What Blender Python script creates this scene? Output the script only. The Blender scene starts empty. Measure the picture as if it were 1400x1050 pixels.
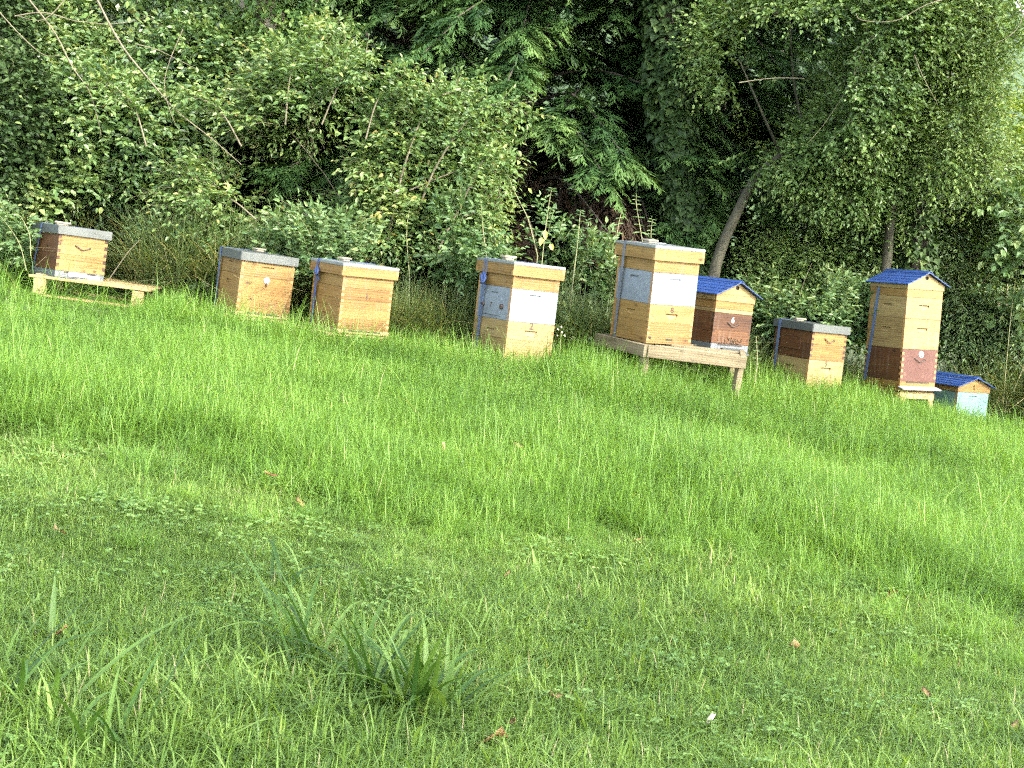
import bpy, bmesh, math, random
import numpy as np
from mathutils import Matrix, Vector, Euler

R = math.radians
S = bpy.context.scene
COL = S.collection
rng = np.random.default_rng(7)
random.seed(7)

# ------------------------------------------------------------------ camera, sky, sun, exposure
FPX, PITCH, ROLL, CAMH = 2450.0, -0.0969, 0.1124, 1.6       # focal length in pixels of a 1400 px wide frame
cam_d = bpy.data.cameras.new('camera')
cam_d.sensor_width = 36.0
cam_d.lens = 36.0 * FPX / 1400.0
cam_d.clip_end = 400
cam = bpy.data.objects.new('camera', cam_d)
COL.objects.link(cam)
_fw = np.array([0, math.cos(PITCH), math.sin(PITCH)])
_up = np.array([0, -math.sin(PITCH), math.cos(PITCH)])
_rt = np.array([1.0, 0, 0])
IX = math.cos(ROLL) * _rt + math.sin(ROLL) * _up
IY = -math.sin(ROLL) * _rt + math.cos(ROLL) * _up
cam.matrix_world = Matrix(((IX[0], IY[0], -_fw[0], 0), (IX[1], IY[1], -_fw[1], 0), (IX[2], IY[2], -_fw[2], CAMH), (0, 0, 0, 1)))
S.camera = cam

SUN_EL, SUN_AZ = 36.0, 132.0        # azimuth clockwise from +Y: the sun stands behind the camera, to the right
w = bpy.data.worlds.new('World'); S.world = w; w.use_nodes = True
nt = w.node_tree; nt.nodes.clear()
sky = nt.nodes.new('ShaderNodeTexSky'); sky.sky_type = 'NISHITA'; sky.sun_disc = False
sky.sun_elevation = R(SUN_EL); sky.sun_rotation = R(SUN_AZ); sky.dust_density = 2.0; sky.ozone_density = 0.6
bg = nt.nodes.new('ShaderNodeBackground'); bg.inputs[1].default_value = 0.15
out = nt.nodes.new('ShaderNodeOutputWorld')
hs_ = nt.nodes.new('ShaderNodeHueSaturation'); hs_.inputs['Saturation'].default_value = 0.55     # a sky half veiled by thin white cloud
nt.links.new(sky.outputs[0], hs_.inputs['Color']); nt.links.new(hs_.outputs[0], bg.inputs[0]); nt.links.new(bg.outputs[0], out.inputs[0])
SUNV = np.array([math.sin(R(SUN_AZ)) * math.cos(R(SUN_EL)), math.cos(R(SUN_AZ)) * math.cos(R(SUN_EL)), math.sin(R(SUN_EL))])
sl = bpy.data.lights.new('sun', 'SUN'); sl.energy = 1.25; sl.angle = R(0.7); sl.color = (1.0, 0.94, 0.83)
so = bpy.data.objects.new('sun', sl); COL.objects.link(so)
so.rotation_euler = Vector(SUNV).to_track_quat('Z', 'Y').to_euler(); so.location = (6, -6, 12)
S.view_settings.view_transform = 'Standard'; S.view_settings.look = 'None'
S.view_settings.gamma = 1; S.view_settings.use_curve_mapping = False
S.view_settings.exposure = 3.15
S.render.engine = 'CYCLES'
S.cycles.max_bounces = 4; S.cycles.diffuse_bounces = 2; S.cycles.transmission_bounces = 2; S.cycles.adaptive_threshold = 0.032; S.cycles.glossy_bounces = 2
S.cycles.filter_width = 1.25
S.cycles.use_denoising = False; S.cycles.sample_clamp_indirect = 4.0

# ------------------------------------------------------------------ places
def gz(x, y):
    return 0.03 * (y - 5) - 0.055 * x + 0.012 * np.sin(1.7 * x + 0.6) * np.cos(1.3 * y) + 0.008 * np.sin(3.1 * y + x)

def ray(px, py):
    d = IX * (px - 700) / FPX + IY * (525 - py) / FPX + _fw
    return d
def at(px, py, y):
    d = ray(px, py); return np.array([0, 0, CAMH]) + d * (y / d[1])
def on_ground(px, py):
    d = ray(px, py); t = 3.0
    for _ in range(400):
        p = np.array([0, 0, CAMH]) + d * t
        if p[2] <= gz(p[0], p[1]): break
        t += 0.05
    return np.array([p[0], p[1], gz(p[0], p[1])])

# ------------------------------------------------------------------ object helpers
def props(o, label=None, cat=None, group=None, kind=None):
    if label: o['label'] = label
    if cat: o['category'] = cat
    if group: o['group'] = group
    if kind: o['kind'] = kind
    return o
def empty(name, loc, rot=(0, 0, 0), label=None, cat=None, group=None):
    o = bpy.data.objects.new(name, None); COL.objects.link(o)
    o.location = tuple(loc); o.rotation_euler = rot; o.empty_display_size = 0.1
    return props(o, label, cat, group)
def link_mesh(name, me, parent=None, loc=(0, 0, 0), rot=(0, 0, 0)):
    o = bpy.data.objects.new(name, me); COL.objects.link(o)
    o.location = tuple(loc); o.rotation_euler = rot
    if parent: o.parent = parent
    return o

class Geo:
    """collects quads as numpy arrays, links them as one mesh"""
    def __init__(s): s.V = []; s.F = []; s.M = []; s.A = []; s.n = 0
    def add(s, V, F, mat=0, var=None):
        V = np.asarray(V, float).reshape(-1, 3); F = np.asarray(F, int).reshape(-1, 4)
        s.V.append(V); s.F.append(F + s.n); s.n += len(V)
        s.M.append(np.full(len(F), mat, np.int32))
        s.A.append(np.zeros(len(F)) if var is None else np.broadcast_to(np.asarray(var, float), (len(F),)))
    def mesh(s, name, mats, smooth=False, origin=None):
        V = np.concatenate(s.V); F = np.concatenate(s.F); M = np.concatenate(s.M); A = np.concatenate(s.A)
        if origin is not None: V = V - np.asarray(origin)
        me = bpy.data.meshes.new(name)
        me.vertices.add(len(V)); me.vertices.foreach_set('co', V.astype(np.float32).ravel())
        me.loops.add(len(F) * 4); me.loops.foreach_set('vertex_index', F.astype(np.int32).ravel())
        me.polygons.add(len(F))
        me.polygons.foreach_set('loop_start', np.arange(0, len(F) * 4, 4, dtype=np.int32))
        me.polygons.foreach_set('material_index', M)
        a = me.attributes.new('var', 'FLOAT', 'FACE'); a.data.foreach_set('value', A.astype(np.float32))
        for m in mats: me.materials.append(m)
        me.update(calc_edges=True)
        me.polygons.foreach_set('use_smooth', np.full(len(F), smooth))
        return me
    def obj(s, name, mats, parent=None, smooth=False, kind=None):
        org = parent.location if parent else None
        me = s.mesh(name, mats, smooth, origin=np.array(org) if org is not None else None)
        o = link_mesh(name, me, parent)
        if kind: o['kind'] = kind
        return o

def nrm(a):
    return a / (np.linalg.norm(a, axis=-1, keepdims=True) + 1e-9)

def tube(path, rad, sides=7, bumps=0.0, seed=0):
    P = np.asarray(path, float); n = len(P); rad = np.broadcast_to(np.asarray(rad, float), (n,))
    T = nrm(np.gradient(P, axis=0))
    ref = np.where(np.abs(T[:, 2:3]) > 0.9, np.array([[1.0, 0, 0]]), np.array([[0, 0, 1.0]]))
    A = nrm(np.cross(T, ref)); 
    for i in range(1, n):
        a = A[i - 1] - T[i] * (A[i - 1] @ T[i]); A[i] = a / (np.linalg.norm(a) + 1e-9)
    B = np.cross(T, A)
    th = np.linspace(0, 2 * np.pi, sides, endpoint=False)
    r = rad[:, None] * (1 + bumps * np.random.default_rng(seed).normal(size=(n, sides)))
    V = P[:, None] + r[..., None] * (A[:, None] * np.cos(th)[None, :, None] + B[:, None] * np.sin(th)[None, :, None])
    i, j = np.meshgrid(np.arange(n - 1), np.arange(sides), indexing='ij')
    j2 = (j + 1) % sides
    F = np.stack([i * sides + j, i * sides + j2, (i + 1) * sides + j2, (i + 1) * sides + j], -1).reshape(-1, 4)
    return V.reshape(-1, 3), F
def spline(pts, n=14):
    P = np.asarray(pts, float); m = len(P)
    if m < 3: return np.array([P[0] + (P[-1] - P[0]) * t for t in np.linspace(0, 1, n)])
    t = np.linspace(0, m - 1, n); o = []
    for u in t:
        i = min(int(u), m - 2); f = u - i
        p0 = P[max(i - 1, 0)]; p1 = P[i]; p2 = P[i + 1]; p3 = P[min(i + 2, m - 1)]
        o.append(0.5 * ((2 * p1) + (-p0 + p2) * f + (2 * p0 - 5 * p1 + 4 * p2 - p3) * f * f + (-p0 + 3 * p1 - 3 * p2 + p3) * f ** 3))
    return np.array(o)

def leaf_geo(g, P, D, N, L, W, var, mat=0, fold=0.18, curl=0.12, wide=(0.3, 0.7, 1.0, 0.8)):
    """leaves of two folded quads; wide = (pos1, pos2, width1, width2)"""
    n = len(P); L = np.broadcast_to(L, (n,))[:, None]; W = np.broadcast_to(W, (n,))[:, None]
    D = nrm(D); Sd = nrm(np.cross(D, N)); N = np.cross(Sd, D)
    a, b, wa, wb = wide
    V = np.stack([P, P + D * L * a + Sd * W * .5 * wa + N * W * fold, P + D * L * b + Sd * W * .5 * wb + N * (W * fold - curl * L * .5),
                  P + D * L - N * curl * L,
                  P + D * L * b - Sd * W * .5 * wb + N * (W * fold - curl * L * .5), P + D * L * a - Sd * W * .5 * wa + N * W * fold], 1)
    i = np.arange(n)[:, None] * 6
    F = np.concatenate([i + np.array([[0, 1, 2, 3]]), i + np.array([[0, 3, 4, 5]])], 1).reshape(-1, 4)
    g.add(V.reshape(-1, 3), F, mat, np.repeat(np.broadcast_to(var, (n,)), 2))
def dia_geo(g, P, D, N, L, W, var, mat=0, wpos=0.45):
    n = len(P); L = np.broadcast_to(L, (n,))[:, None]; W = np.broadcast_to(W, (n,))[:, None]
    D = nrm(D); Sd = nrm(np.cross(D, N))
    V = np.stack([P, P + D * L * wpos + Sd * W * .5, P + D * L, P + D * L * wpos - Sd * W * .5], 1)
    F = (np.arange(n)[:, None] * 4 + np.arange(4)[None])
    g.add(V.reshape(-1, 3), F, mat, np.broadcast_to(var, (n,)))

def noise3(P, scale, seed):
    r = np.random.default_rng(seed); o = np.zeros(len(P))
    for k in range(7):
        d = r.normal(size=3); d /= np.linalg.norm(d)
        o += np.sin(P @ d * scale * r.uniform(.6, 1.8) + r.uniform(0, 6.28))
    return o / 2.6

# ------------------------------------------------------------------ materials
def newmat(name):
    m = bpy.data.materials.new(name); m.use_nodes = True
    t = m.node_tree; t.nodes.clear()
    o = t.nodes.new('ShaderNodeOutputMaterial')
    return m, t, o
def ramp(t, fac, stops):
    r = t.nodes.new('ShaderNodeValToRGB')
    el = r.color_ramp.elements
    while len(el) > len(stops): el.remove(el[-1])
    while len(el) < len(stops): el.new(0.5)
    for e, (p, c) in zip(el, stops): e.position = p; e.color = (*c, 1)
    t.links.new(fac, r.inputs[0]); return r.outputs[0]
def noise(t, vec, scale, detail=3, rough=0.55):
    n = t.nodes.new('ShaderNodeTexNoise'); n.inputs['Scale'].default_value = scale
    n.inputs['Detail'].default_value = detail; n.inputs['Roughness'].default_value = rough
    if vec is not None: t.links.new(vec, n.inputs['Vector'])
    return n
def math_(t, op, a, b):
    n = t.nodes.new('ShaderNodeMath'); n.operation = op
    for i, v in enumerate((a, b)):
        if v is None: continue
        if isinstance(v, (int, float)): n.inputs[i].default_value = v
        else: t.links.new(v, n.inputs[i])
    return n.outputs[0]
def mixc(t, fac, a, b, mode='MIX'):
    n = t.nodes.new('ShaderNodeMix'); n.data_type = 'RGBA'; n.blend_type = mode
    for i, v in ((0, fac), (6, a), (7, b)):
        if isinstance(v, (int, float)): n.inputs[i].default_value = v
        elif isinstance(v, tuple): n.inputs[i].default_value = (*v, 1)
        else: t.links.new(v, n.inputs[i])
    return n.outputs[2]

def leafmat(name, stops, trans=0.35, rough=0.5, spec=0.35, clump=1.1, tr_tint=(1.25, 1.15, 0.45), cl_amt=0.45, inst=0.0):
    """stops: colour over the leaf-to-leaf variation 0..1"""
    m, t, o = newmat(name)
    at_ = t.nodes.new('ShaderNodeAttribute'); at_.attribute_name = 'var'
    g = t.nodes.new('ShaderNodeNewGeometry')
    n = noise(t, g.outputs['Position'], clump, 3)
    f = math_(t, 'ADD', at_.outputs['Fac'], math_(t, 'MULTIPLY', math_(t, 'SUBTRACT', n.outputs['Fac'], 0.5), cl_amt * 2))
    if inst:
        oi = t.nodes.new('ShaderNodeObjectInfo')
        f = math_(t, 'ADD', f, math_(t, 'MULTIPLY', math_(t, 'SUBTRACT', oi.outputs['Random'], 0.5), inst))
    c = ramp(t, f, stops)
    p = t.nodes.new('ShaderNodeBsdfPrincipled')
    t.links.new(c, p.inputs['Base Color']); p.inputs['Roughness'].default_value = rough
    p.inputs['Specular IOR Level'].default_value = spec
    tr = t.nodes.new('ShaderNodeBsdfTranslucent')
    t.links.new(mixc(t, 1.0, c, tr_tint, 'MULTIPLY'), tr.inputs[0])
    mx = t.nodes.new('ShaderNodeMixShader'); mx.inputs[0].default_value = trans
    t.links.new(p.outputs[0], mx.inputs[1]); t.links.new(tr.outputs[0], mx.inputs[2]); t.links.new(mx.outputs[0], o.inputs[0])
    return m

def woodmat(name, light, mid, dark, rough=0.6, knots=True, stain=0.25, end=False, stain_col=(0.10, 0.06, 0.03)):
    m, t, o = newmat(name)
    tc = t.nodes.new('ShaderNodeTexCoord'); oi = t.nodes.new('ShaderNodeObjectInfo')
    ad = t.nodes.new('ShaderNodeVectorMath'); ad.operation = 'ADD'
    sc = t.nodes.new('ShaderNodeVectorMath'); sc.operation = 'SCALE'; sc.inputs[0].default_value = (37, 19, 53)
    t.links.new(oi.outputs['Random'], sc.inputs['Scale'])
    t.links.new(tc.outputs['Object'], ad.inputs[0]); t.links.new(sc.outputs[0], ad.inputs[1])
    mp = t.nodes.new('ShaderNodeMapping'); mp.inputs['Scale'].default_value = (1.6, 9, 16) if not end else (9, 9, 9)
    t.links.new(ad.outputs[0], mp.inputs[0])
    big = noise(t, mp.outputs[0], 1.0, 4, 0.6)
    wv = t.nodes.new('ShaderNodeTexWave'); wv.wave_type = 'BANDS'; wv.bands_direction = 'Z'
    wv.inputs['Scale'].default_value = 1.1; wv.inputs['Distortion'].default_value = 7.0; wv.inputs['Detail'].default_value = 2.5
    wv.inputs['Detail Scale'].default_value = 0.9
    t.links.new(mp.outputs[0], wv.inputs['Vector'])
    f = math_(t, 'ADD', math_(t, 'MULTIPLY', big.outputs['Fac'], 0.75), math_(t, 'MULTIPLY', wv.outputs['Fac'], 0.16))
    f = math_(t, 'ADD', f, math_(t, 'MULTIPLY', math_(t, 'SUBTRACT', oi.outputs['Random'], 0.5), 0.20))
    c = ramp(t, f, [(0.18, dark), (0.42, mid), (0.68, light)])
    fine = noise(t, mp.outputs[0], 6.0, 2)
    c = mixc(t, 1.0, c, ramp(t, fine.outputs['Fac'], [(0.3, (0.86, 0.83, 0.78)), (0.7, (1.06, 1.05, 1.03))]), 'MULTIPLY')
    if knots:
        mk = t.nodes.new('ShaderNodeMapping'); mk.inputs['Scale'].default_value = (6.0, 9, 10)
        t.links.new(ad.outputs[0], mk.inputs[0])
        v = t.nodes.new('ShaderNodeTexVoronoi'); v.inputs['Scale'].default_value = 1.0; v.inputs['Randomness'].default_value = 1.0
        t.links.new(mk.outputs[0], v.inputs['Vector'])
        k = ramp(t, v.outputs['Distance'], [(0.05, (1, 1, 1)), (0.13, (0.25, 0.25, 0.25)), (0.2, (0, 0, 0))])
        c = mixc(t, k, c, tuple(x * 0.45 for x in dark))
    st = noise(t, ad.outputs[0], 5.0, 4, 0.65)
    sf = ramp(t, st.outputs['Fac'], [(0.52, (0, 0, 0)), (0.75, (stain,) * 3)])
    c = mixc(t, sf, c, stain_col)
    ms = t.nodes.new('ShaderNodeMapping'); ms.inputs['Scale'].default_value = (26, 26, 1.6)
    t.links.new(ad.outputs[0], ms.inputs[0])
    sk = noise(t, ms.outputs[0], 1.0, 3, 0.6); sk2 = noise(t, ad.outputs[0], 3.0, 2, 0.5)
    rf_ = math_(t, 'MULTIPLY', ramp(t, sk.outputs['Fac'], [(0.50, (0, 0, 0)), (0.72, (1, 1, 1))]), ramp(t, sk2.outputs['Fac'], [(0.42, (0, 0, 0)), (0.66, (0.42, 0.42, 0.42))]))
    c = mixc(t, rf_, c, (0.15, 0.13, 0.10))
    p = t.nodes.new('ShaderNodeBsdfPrincipled'); t.links.new(c, p.inputs['Base Color'])
    p.inputs['Roughness'].default_value = rough; p.inputs['Specular IOR Level'].default_value = 0.3
    b = t.nodes.new('ShaderNodeBump'); b.inputs['Strength'].default_value = 0.25; b.inputs['Distance'].default_value = 0.002
    t.links.new(f, b.inputs['Height']); t.links.new(b.outputs[0], p.inputs['Normal'])
    t.links.new(p.outputs[0], o.inputs[0])
    return m
def paintmat(name, col, wear=(0.3, 0.2, 0.12), rough=0.5, amount=0.3, mottled=0.12, metallic=0.0, wscale=14, lo=0.6):
    m, t, o = newmat(name)
    tc = t.nodes.new('ShaderNodeTexCoord'); oi = t.nodes.new('ShaderNodeObjectInfo')
    ad = t.nodes.new('ShaderNodeVectorMath'); ad.operation = 'ADD'
    t.links.new(tc.outputs['Object'], ad.inputs[0])
    sc = t.nodes.new('ShaderNodeVectorMath'); sc.operation = 'SCALE'; sc.inputs[0].default_value = (17, 29, 11)
    t.links.new(oi.outputs['Random'], sc.inputs['Scale']); t.links.new(sc.outputs[0], ad.inputs[1])
    n1 = noise(t, ad.outputs[0], 6, 4, 0.6); n2 = noise(t, ad.outputs[0], wscale, 5, 0.7)
    c = ramp(t, n1.outputs['Fac'], [(0.3, tuple(x * (1 - mottled) for x in col)), (0.7, tuple(min(1, x * (1 + mottled)) for x in col))])
    wf = ramp(t, n2.outputs['Fac'], [(lo, (0, 0, 0)), (lo + 0.12, (amount,) * 3)])
    c = mixc(t, wf, c, wear)
    p = t.nodes.new('ShaderNodeBsdfPrincipled'); t.links.new(c, p.inputs['Base Color'])
    t.links.new(ramp(t, n1.outputs['Fac'], [(0.3, (rough + .12,) * 3), (0.7, (rough - .1,) * 3)]), p.inputs['Roughness'])
    p.inputs['Metallic'].default_value = metallic
    b = t.nodes.new('ShaderNodeBump'); b.inputs['Strength'].default_value = 0.2; b.inputs['Distance'].default_value = 0.002
    t.links.new(n1.outputs['Fac'], b.inputs['Height']); t.links.new(b.outputs[0], p.inputs['Normal'])
    t.links.new(p.outputs[0], o.inputs[0])
    return m
def barkmat(name, a, b, scale=14):
    m, t, o = newmat(name)
    g = t.nodes.new('ShaderNodeNewGeometry')
    mp = t.nodes.new('ShaderNodeMapping'); mp.inputs['Scale'].default_value = (1, 1, 0.3); t.links.new(g.outputs['Position'], mp.inputs[0])
    n = noise(t, mp.outputs[0], scale, 5, 0.65)
    c = ramp(t, n.outputs['Fac'], [(0.3, a), (0.7, b)])
    p = t.nodes.new('ShaderNodeBsdfPrincipled'); t.links.new(c, p.inputs['Base Color']); p.inputs['Roughness'].default_value = 0.85
    bp = t.nodes.new('ShaderNodeBump'); bp.inputs['Strength'].default_value = 0.6; bp.inputs['Distance'].default_value = 0.02
    t.links.new(n.outputs['Fac'], bp.inputs['Height']); t.links.new(bp.outputs[0], p.inputs['Normal'])
    t.links.new(p.outputs[0], o.inputs[0])
    return m

M = {}
M['honey'] = woodmat('honey_wood', (0.2144, 0.1414, 0.0482), (0.1736, 0.1049, 0.0302), (0.0944, 0.0486, 0.0112))
M['pale'] = woodmat('pale_wood', (0.2329, 0.1785, 0.0779), (0.1976, 0.1422, 0.0561), (0.1205, 0.0782, 0.0264), knots=False, stain=0.12)
M['amber'] = woodmat('amber_wood', (0.2016, 0.1216, 0.0358), (0.1616, 0.0882, 0.0218), (0.0816, 0.0372, 0.0073), stain=0.3)
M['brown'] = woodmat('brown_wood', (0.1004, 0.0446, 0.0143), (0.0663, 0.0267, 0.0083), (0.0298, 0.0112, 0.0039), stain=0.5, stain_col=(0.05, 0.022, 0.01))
M['red'] = paintmat('red_brown_paint', (0.058, 0.0145, 0.0055), wear=(0.17, 0.085, 0.045), amount=0.8, lo=0.60, wscale=13, rough=0.6)
M['grey_wood'] = woodmat('weathered_wood', (0.205, 0.175, 0.11), (0.15, 0.124, 0.074), (0.085, 0.068, 0.038), rough=0.8, stain=0.35)
M['pallet'] = woodmat('pallet_wood', (0.35, 0.265, 0.14), (0.29, 0.21, 0.10), (0.20, 0.135, 0.058), rough=0.75, stain=0.15)
M['end'] = woodmat('end_grain', (0.33, 0.20, 0.08), (0.26, 0.145, 0.052), (0.16, 0.085, 0.028), knots=False, end=True)
M['end_dark'] = woodmat('dark_end_grain', (0.07, 0.03, 0.015), (0.042, 0.02, 0.01), (0.022, 0.011, 0.006), knots=False, end=True)
M['white'] = paintmat('white_paint', (0.138, 0.162, 0.184), wear=(0.100, 0.115, 0.128), amount=0.6, mottled=0.12, wscale=7, lo=0.48)
M['mint'] = paintmat('mint_paint', (0.088, 0.168, 0.156), wear=(0.13, 0.19, 0.178), amount=0.4, mottled=0.08)
M['blue'] = paintmat('blue_roof_paint', (0.020, 0.048, 0.155), wear=(0.085, 0.10, 0.15), rough=0.38, amount=0.5, mottled=0.15)
M['zinc'] = paintmat('galvanised_steel', (0.16, 0.175, 0.168), wear=(0.25, 0.255, 0.235), rough=0.5, amount=0.7, mottled=0.12, metallic=0.35, wscale=25)
M['slate'] = paintmat('grey_sheet_metal', (0.062, 0.070, 0.064), wear=(0.11, 0.11, 0.097), rough=0.5, amount=0.6, mottled=0.14, metallic=0.2, wscale=18)
M['grey_floor'] = paintmat('grey_plastic', (0.085, 0.095, 0.10), wear=(0.18, 0.18, 0.17), rough=0.5, amount=0.5)
M['tin'] = paintmat('bright_tin', (0.36, 0.355, 0.38), wear=(0.25, 0.21, 0.2), rough=0.35, amount=0.4, metallic=0.4)
M['strap'] = paintmat('blue_webbing', (0.058, 0.088, 0.16), wear=(0.10, 0.125, 0.17), rough=0.7, amount=0.5, mottled=0.2, wscale=30)
M['strap_blue'] = paintmat('bright_blue_webbing', (0.032, 0.062, 0.17), wear=(0.09, 0.11, 0.17), rough=0.6, amount=0.5, mottled=0.2, wscale=30)
M['strap_grey'] = paintmat('grey_blue_webbing', (0.085, 0.096, 0.115), wear=(0.13, 0.138, 0.15), rough=0.7, amount=0.5, mottled=0.2, wscale=30)
M['dark'] = paintmat('dark_gap', (0.02, 0.016, 0.012), rough=0.8)  # near-black colour put in for shade inside hive entrances and gable holes
M['iron'] = paintmat('dark_iron', (0.045, 0.028, 0.02), rough=0.6)
M['ink'] = paintmat('black_ink', (0.045, 0.032, 0.02), rough=0.8)
M['chalk'] = paintmat('white_marking', (0.42, 0.41, 0.36), rough=0.7)
M['stone'] = paintmat('pale_stone', (0.20, 0.185, 0.135), wear=(0.11, 0.10, 0.07), rough=0.85, amount=0.5, mottled=0.15)
M['bee'] = paintmat('bee_brown', (0.035, 0.018, 0.008), wear=(0.22, 0.12, 0.03), rough=0.6, amount=0.6, wscale=60, lo=0.5)
M['bark_dark'] = barkmat('dark_bark', (0.025, 0.02, 0.015), (0.07, 0.055, 0.04))
M['bark_green'] = barkmat('mossy_bark', (0.016, 0.016, 0.008), (0.055, 0.051, 0.027))
M['bark_pale'] = barkmat('pale_bark', (0.14, 0.125, 0.085), (0.26, 0.23, 0.16), 20)
M['stem'] = barkmat('green_stem', (0.10, 0.12, 0.05), (0.20, 0.19, 0.09), 20)
M['twig'] = barkmat('dry_twig', (0.075, 0.064, 0.038), (0.17, 0.145, 0.092), 20)
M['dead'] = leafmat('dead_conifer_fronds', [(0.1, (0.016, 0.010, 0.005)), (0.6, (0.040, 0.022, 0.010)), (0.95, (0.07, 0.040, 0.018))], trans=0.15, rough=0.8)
M['conifer'] = leafmat('conifer_fronds', [(0.05, (0.016, 0.048, 0.014)), (0.5, (0.042, 0.090, 0.022)), (0.8, (0.076, 0.140, 0.036)), (1, (0.125, 0.20, 0.055))], trans=0.2, clump=1.6)
M['bright'] = leafmat('bright_shrub_leaves', [(0, (0.05, 0.105, 0.03)), (0.45, (0.105, 0.175, 0.05)), (0.75, (0.17, 0.24, 0.07)), (0.94, (0.27, 0.31, 0.10)), (1, (0.28, 0.23, 0.07))], trans=0.35, rough=0.45, spec=0.4)
M['bramble'] = leafmat('bramble_leaves', [(0, (0.036, 0.08, 0.026)), (0.5, (0.10, 0.17, 0.05)), (0.85, (0.20, 0.27, 0.09)), (1, (0.17, 0.20, 0.06))], trans=0.32, rough=0.38, spec=0.5)
M['ivy'] = leafmat('ivy_leaves', [(0, (0.010, 0.024, 0.006)), (0.5, (0.024, 0.048, 0.012)), (0.9, (0.055, 0.090, 0.026)), (1, (0.09, 0.13, 0.035))], trans=0.12, rough=0.55, spec=0.2)
M['ivy_light'] = leafmat('light_ivy_leaves', [(0, (0.06, 0.125, 0.03)), (0.6, (0.12, 0.20, 0.045)), (1, (0.24, 0.28, 0.07))], trans=0.3)
M['hawthorn'] = leafmat('hawthorn_leaves', [(0, (0.045, 0.09, 0.026)), (0.5, (0.098, 0.165, 0.044)), (0.85, (0.17, 0.245, 0.07)), (1, (0.19, 0.25, 0.08))], trans=0.35, rough=0.45)
M['willow'] = leafmat('willow_leaves', [(0, (0.055, 0.105, 0.042)), (0.5, (0.11, 0.175, 0.065)), (0.85, (0.19, 0.26, 0.10)), (1, (0.22, 0.25, 0.08))], trans=0.35, rough=0.45)
M['sunny'] = leafmat('yellow_green_leaves', [(0, (0.12, 0.20, 0.035)), (0.6, (0.22, 0.30, 0.06)), (1, (0.36, 0.36, 0.10))], trans=0.45)
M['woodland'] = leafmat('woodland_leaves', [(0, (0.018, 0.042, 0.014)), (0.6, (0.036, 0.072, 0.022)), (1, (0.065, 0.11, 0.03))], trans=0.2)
M['weed'] = leafmat('weed_leaves', [(0, (0.05, 0.105, 0.035)), (0.6, (0.10, 0.17, 0.06)), (1, (0.20, 0.25, 0.10))], trans=0.35)
M['yellow_leaf'] = leafmat('yellow_leaf', [(0, (0.30, 0.30, 0.07)), (1, (0.42, 0.40, 0.12))], trans=0.35)
M['white_petal'] = leafmat('white_petals', [(0, (0.7, 0.7, 0.6)), (1, (0.8, 0.8, 0.75))], trans=0.3)
GR = [(0, (0.055, 0.112, 0.020)), (0.35, (0.105, 0.198, 0.028)), (0.7, (0.160, 0.268, 0.042)), (0.93, (0.23, 0.33, 0.07)), (0.97, (0.22, 0.24, 0.08)), (1, (0.27, 0.265, 0.11))]
M['grass_short'] = leafmat('mown_grass', [(p, (c[0] * 1.08, c[1] * 1.0, c[2] * 1.4)) for p, c in GR], trans=0.45, rough=0.45, spec=0.25, clump=1.6, cl_amt=0.42, inst=0.3, tr_tint=(1.3, 1.2, 0.5))
M['grass_long'] = leafmat('long_grass', [(p, (c[0] * 1.02, c[1] * 1.06, c[2] * 1.15)) for p, c in GR], trans=0.45, rough=0.45, spec=0.28, clump=1.3, cl_amt=0.42, inst=0.32, tr_tint=(1.3, 1.2, 0.5))
M['grass_tall'] = leafmat('rank_grass', [(0, (0.06, 0.10, 0.032)), (0.45, (0.105, 0.155, 0.052)), (0.75, (0.19, 0.21, 0.085)), (1, (0.36, 0.31, 0.16))], trans=0.3, rough=0.5, clump=0.9, cl_amt=0.3, inst=0.25)
M['clover'] = leafmat('clover_leaves', [(0, (0.07, 0.14, 0.03)), (0.6, (0.11, 0.20, 0.04)), (1, (0.17, 0.26, 0.07))], trans=0.35, inst=0.3)
M['sedge'] = leafmat('sedge_leaves', [(0, (0.028, 0.072, 0.012)), (0.5, (0.055, 0.118, 0.019)), (1, (0.12, 0.20, 0.04))], trans=0.35, rough=0.45, spec=0.3)
def dryleafmat():
    m, t, o = newmat('dry_leaf')
    tc = t.nodes.new('ShaderNodeTexCoord'); oi = t.nodes.new('ShaderNodeObjectInfo')
    n = noise(t, tc.outputs['Object'], 40, 4)
    c = ramp(t, math_(t, 'ADD', n.outputs['Fac'], math_(t, 'MULTIPLY', oi.outputs['Random'], 0.35)), [(0.35, (0.17, 0.095, 0.032)), (0.65, (0.28, 0.18, 0.065)), (0.95, (0.36, 0.28, 0.13))])
    p = t.nodes.new('ShaderNodeBsdfPrincipled'); t.links.new(c, p.inputs['Base Color']); p.inputs['Roughness'].default_value = 0.6
    t.links.new(p.outputs[0], o.inputs[0]); return m
M['dry_leaf'] = dryleafmat()

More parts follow.
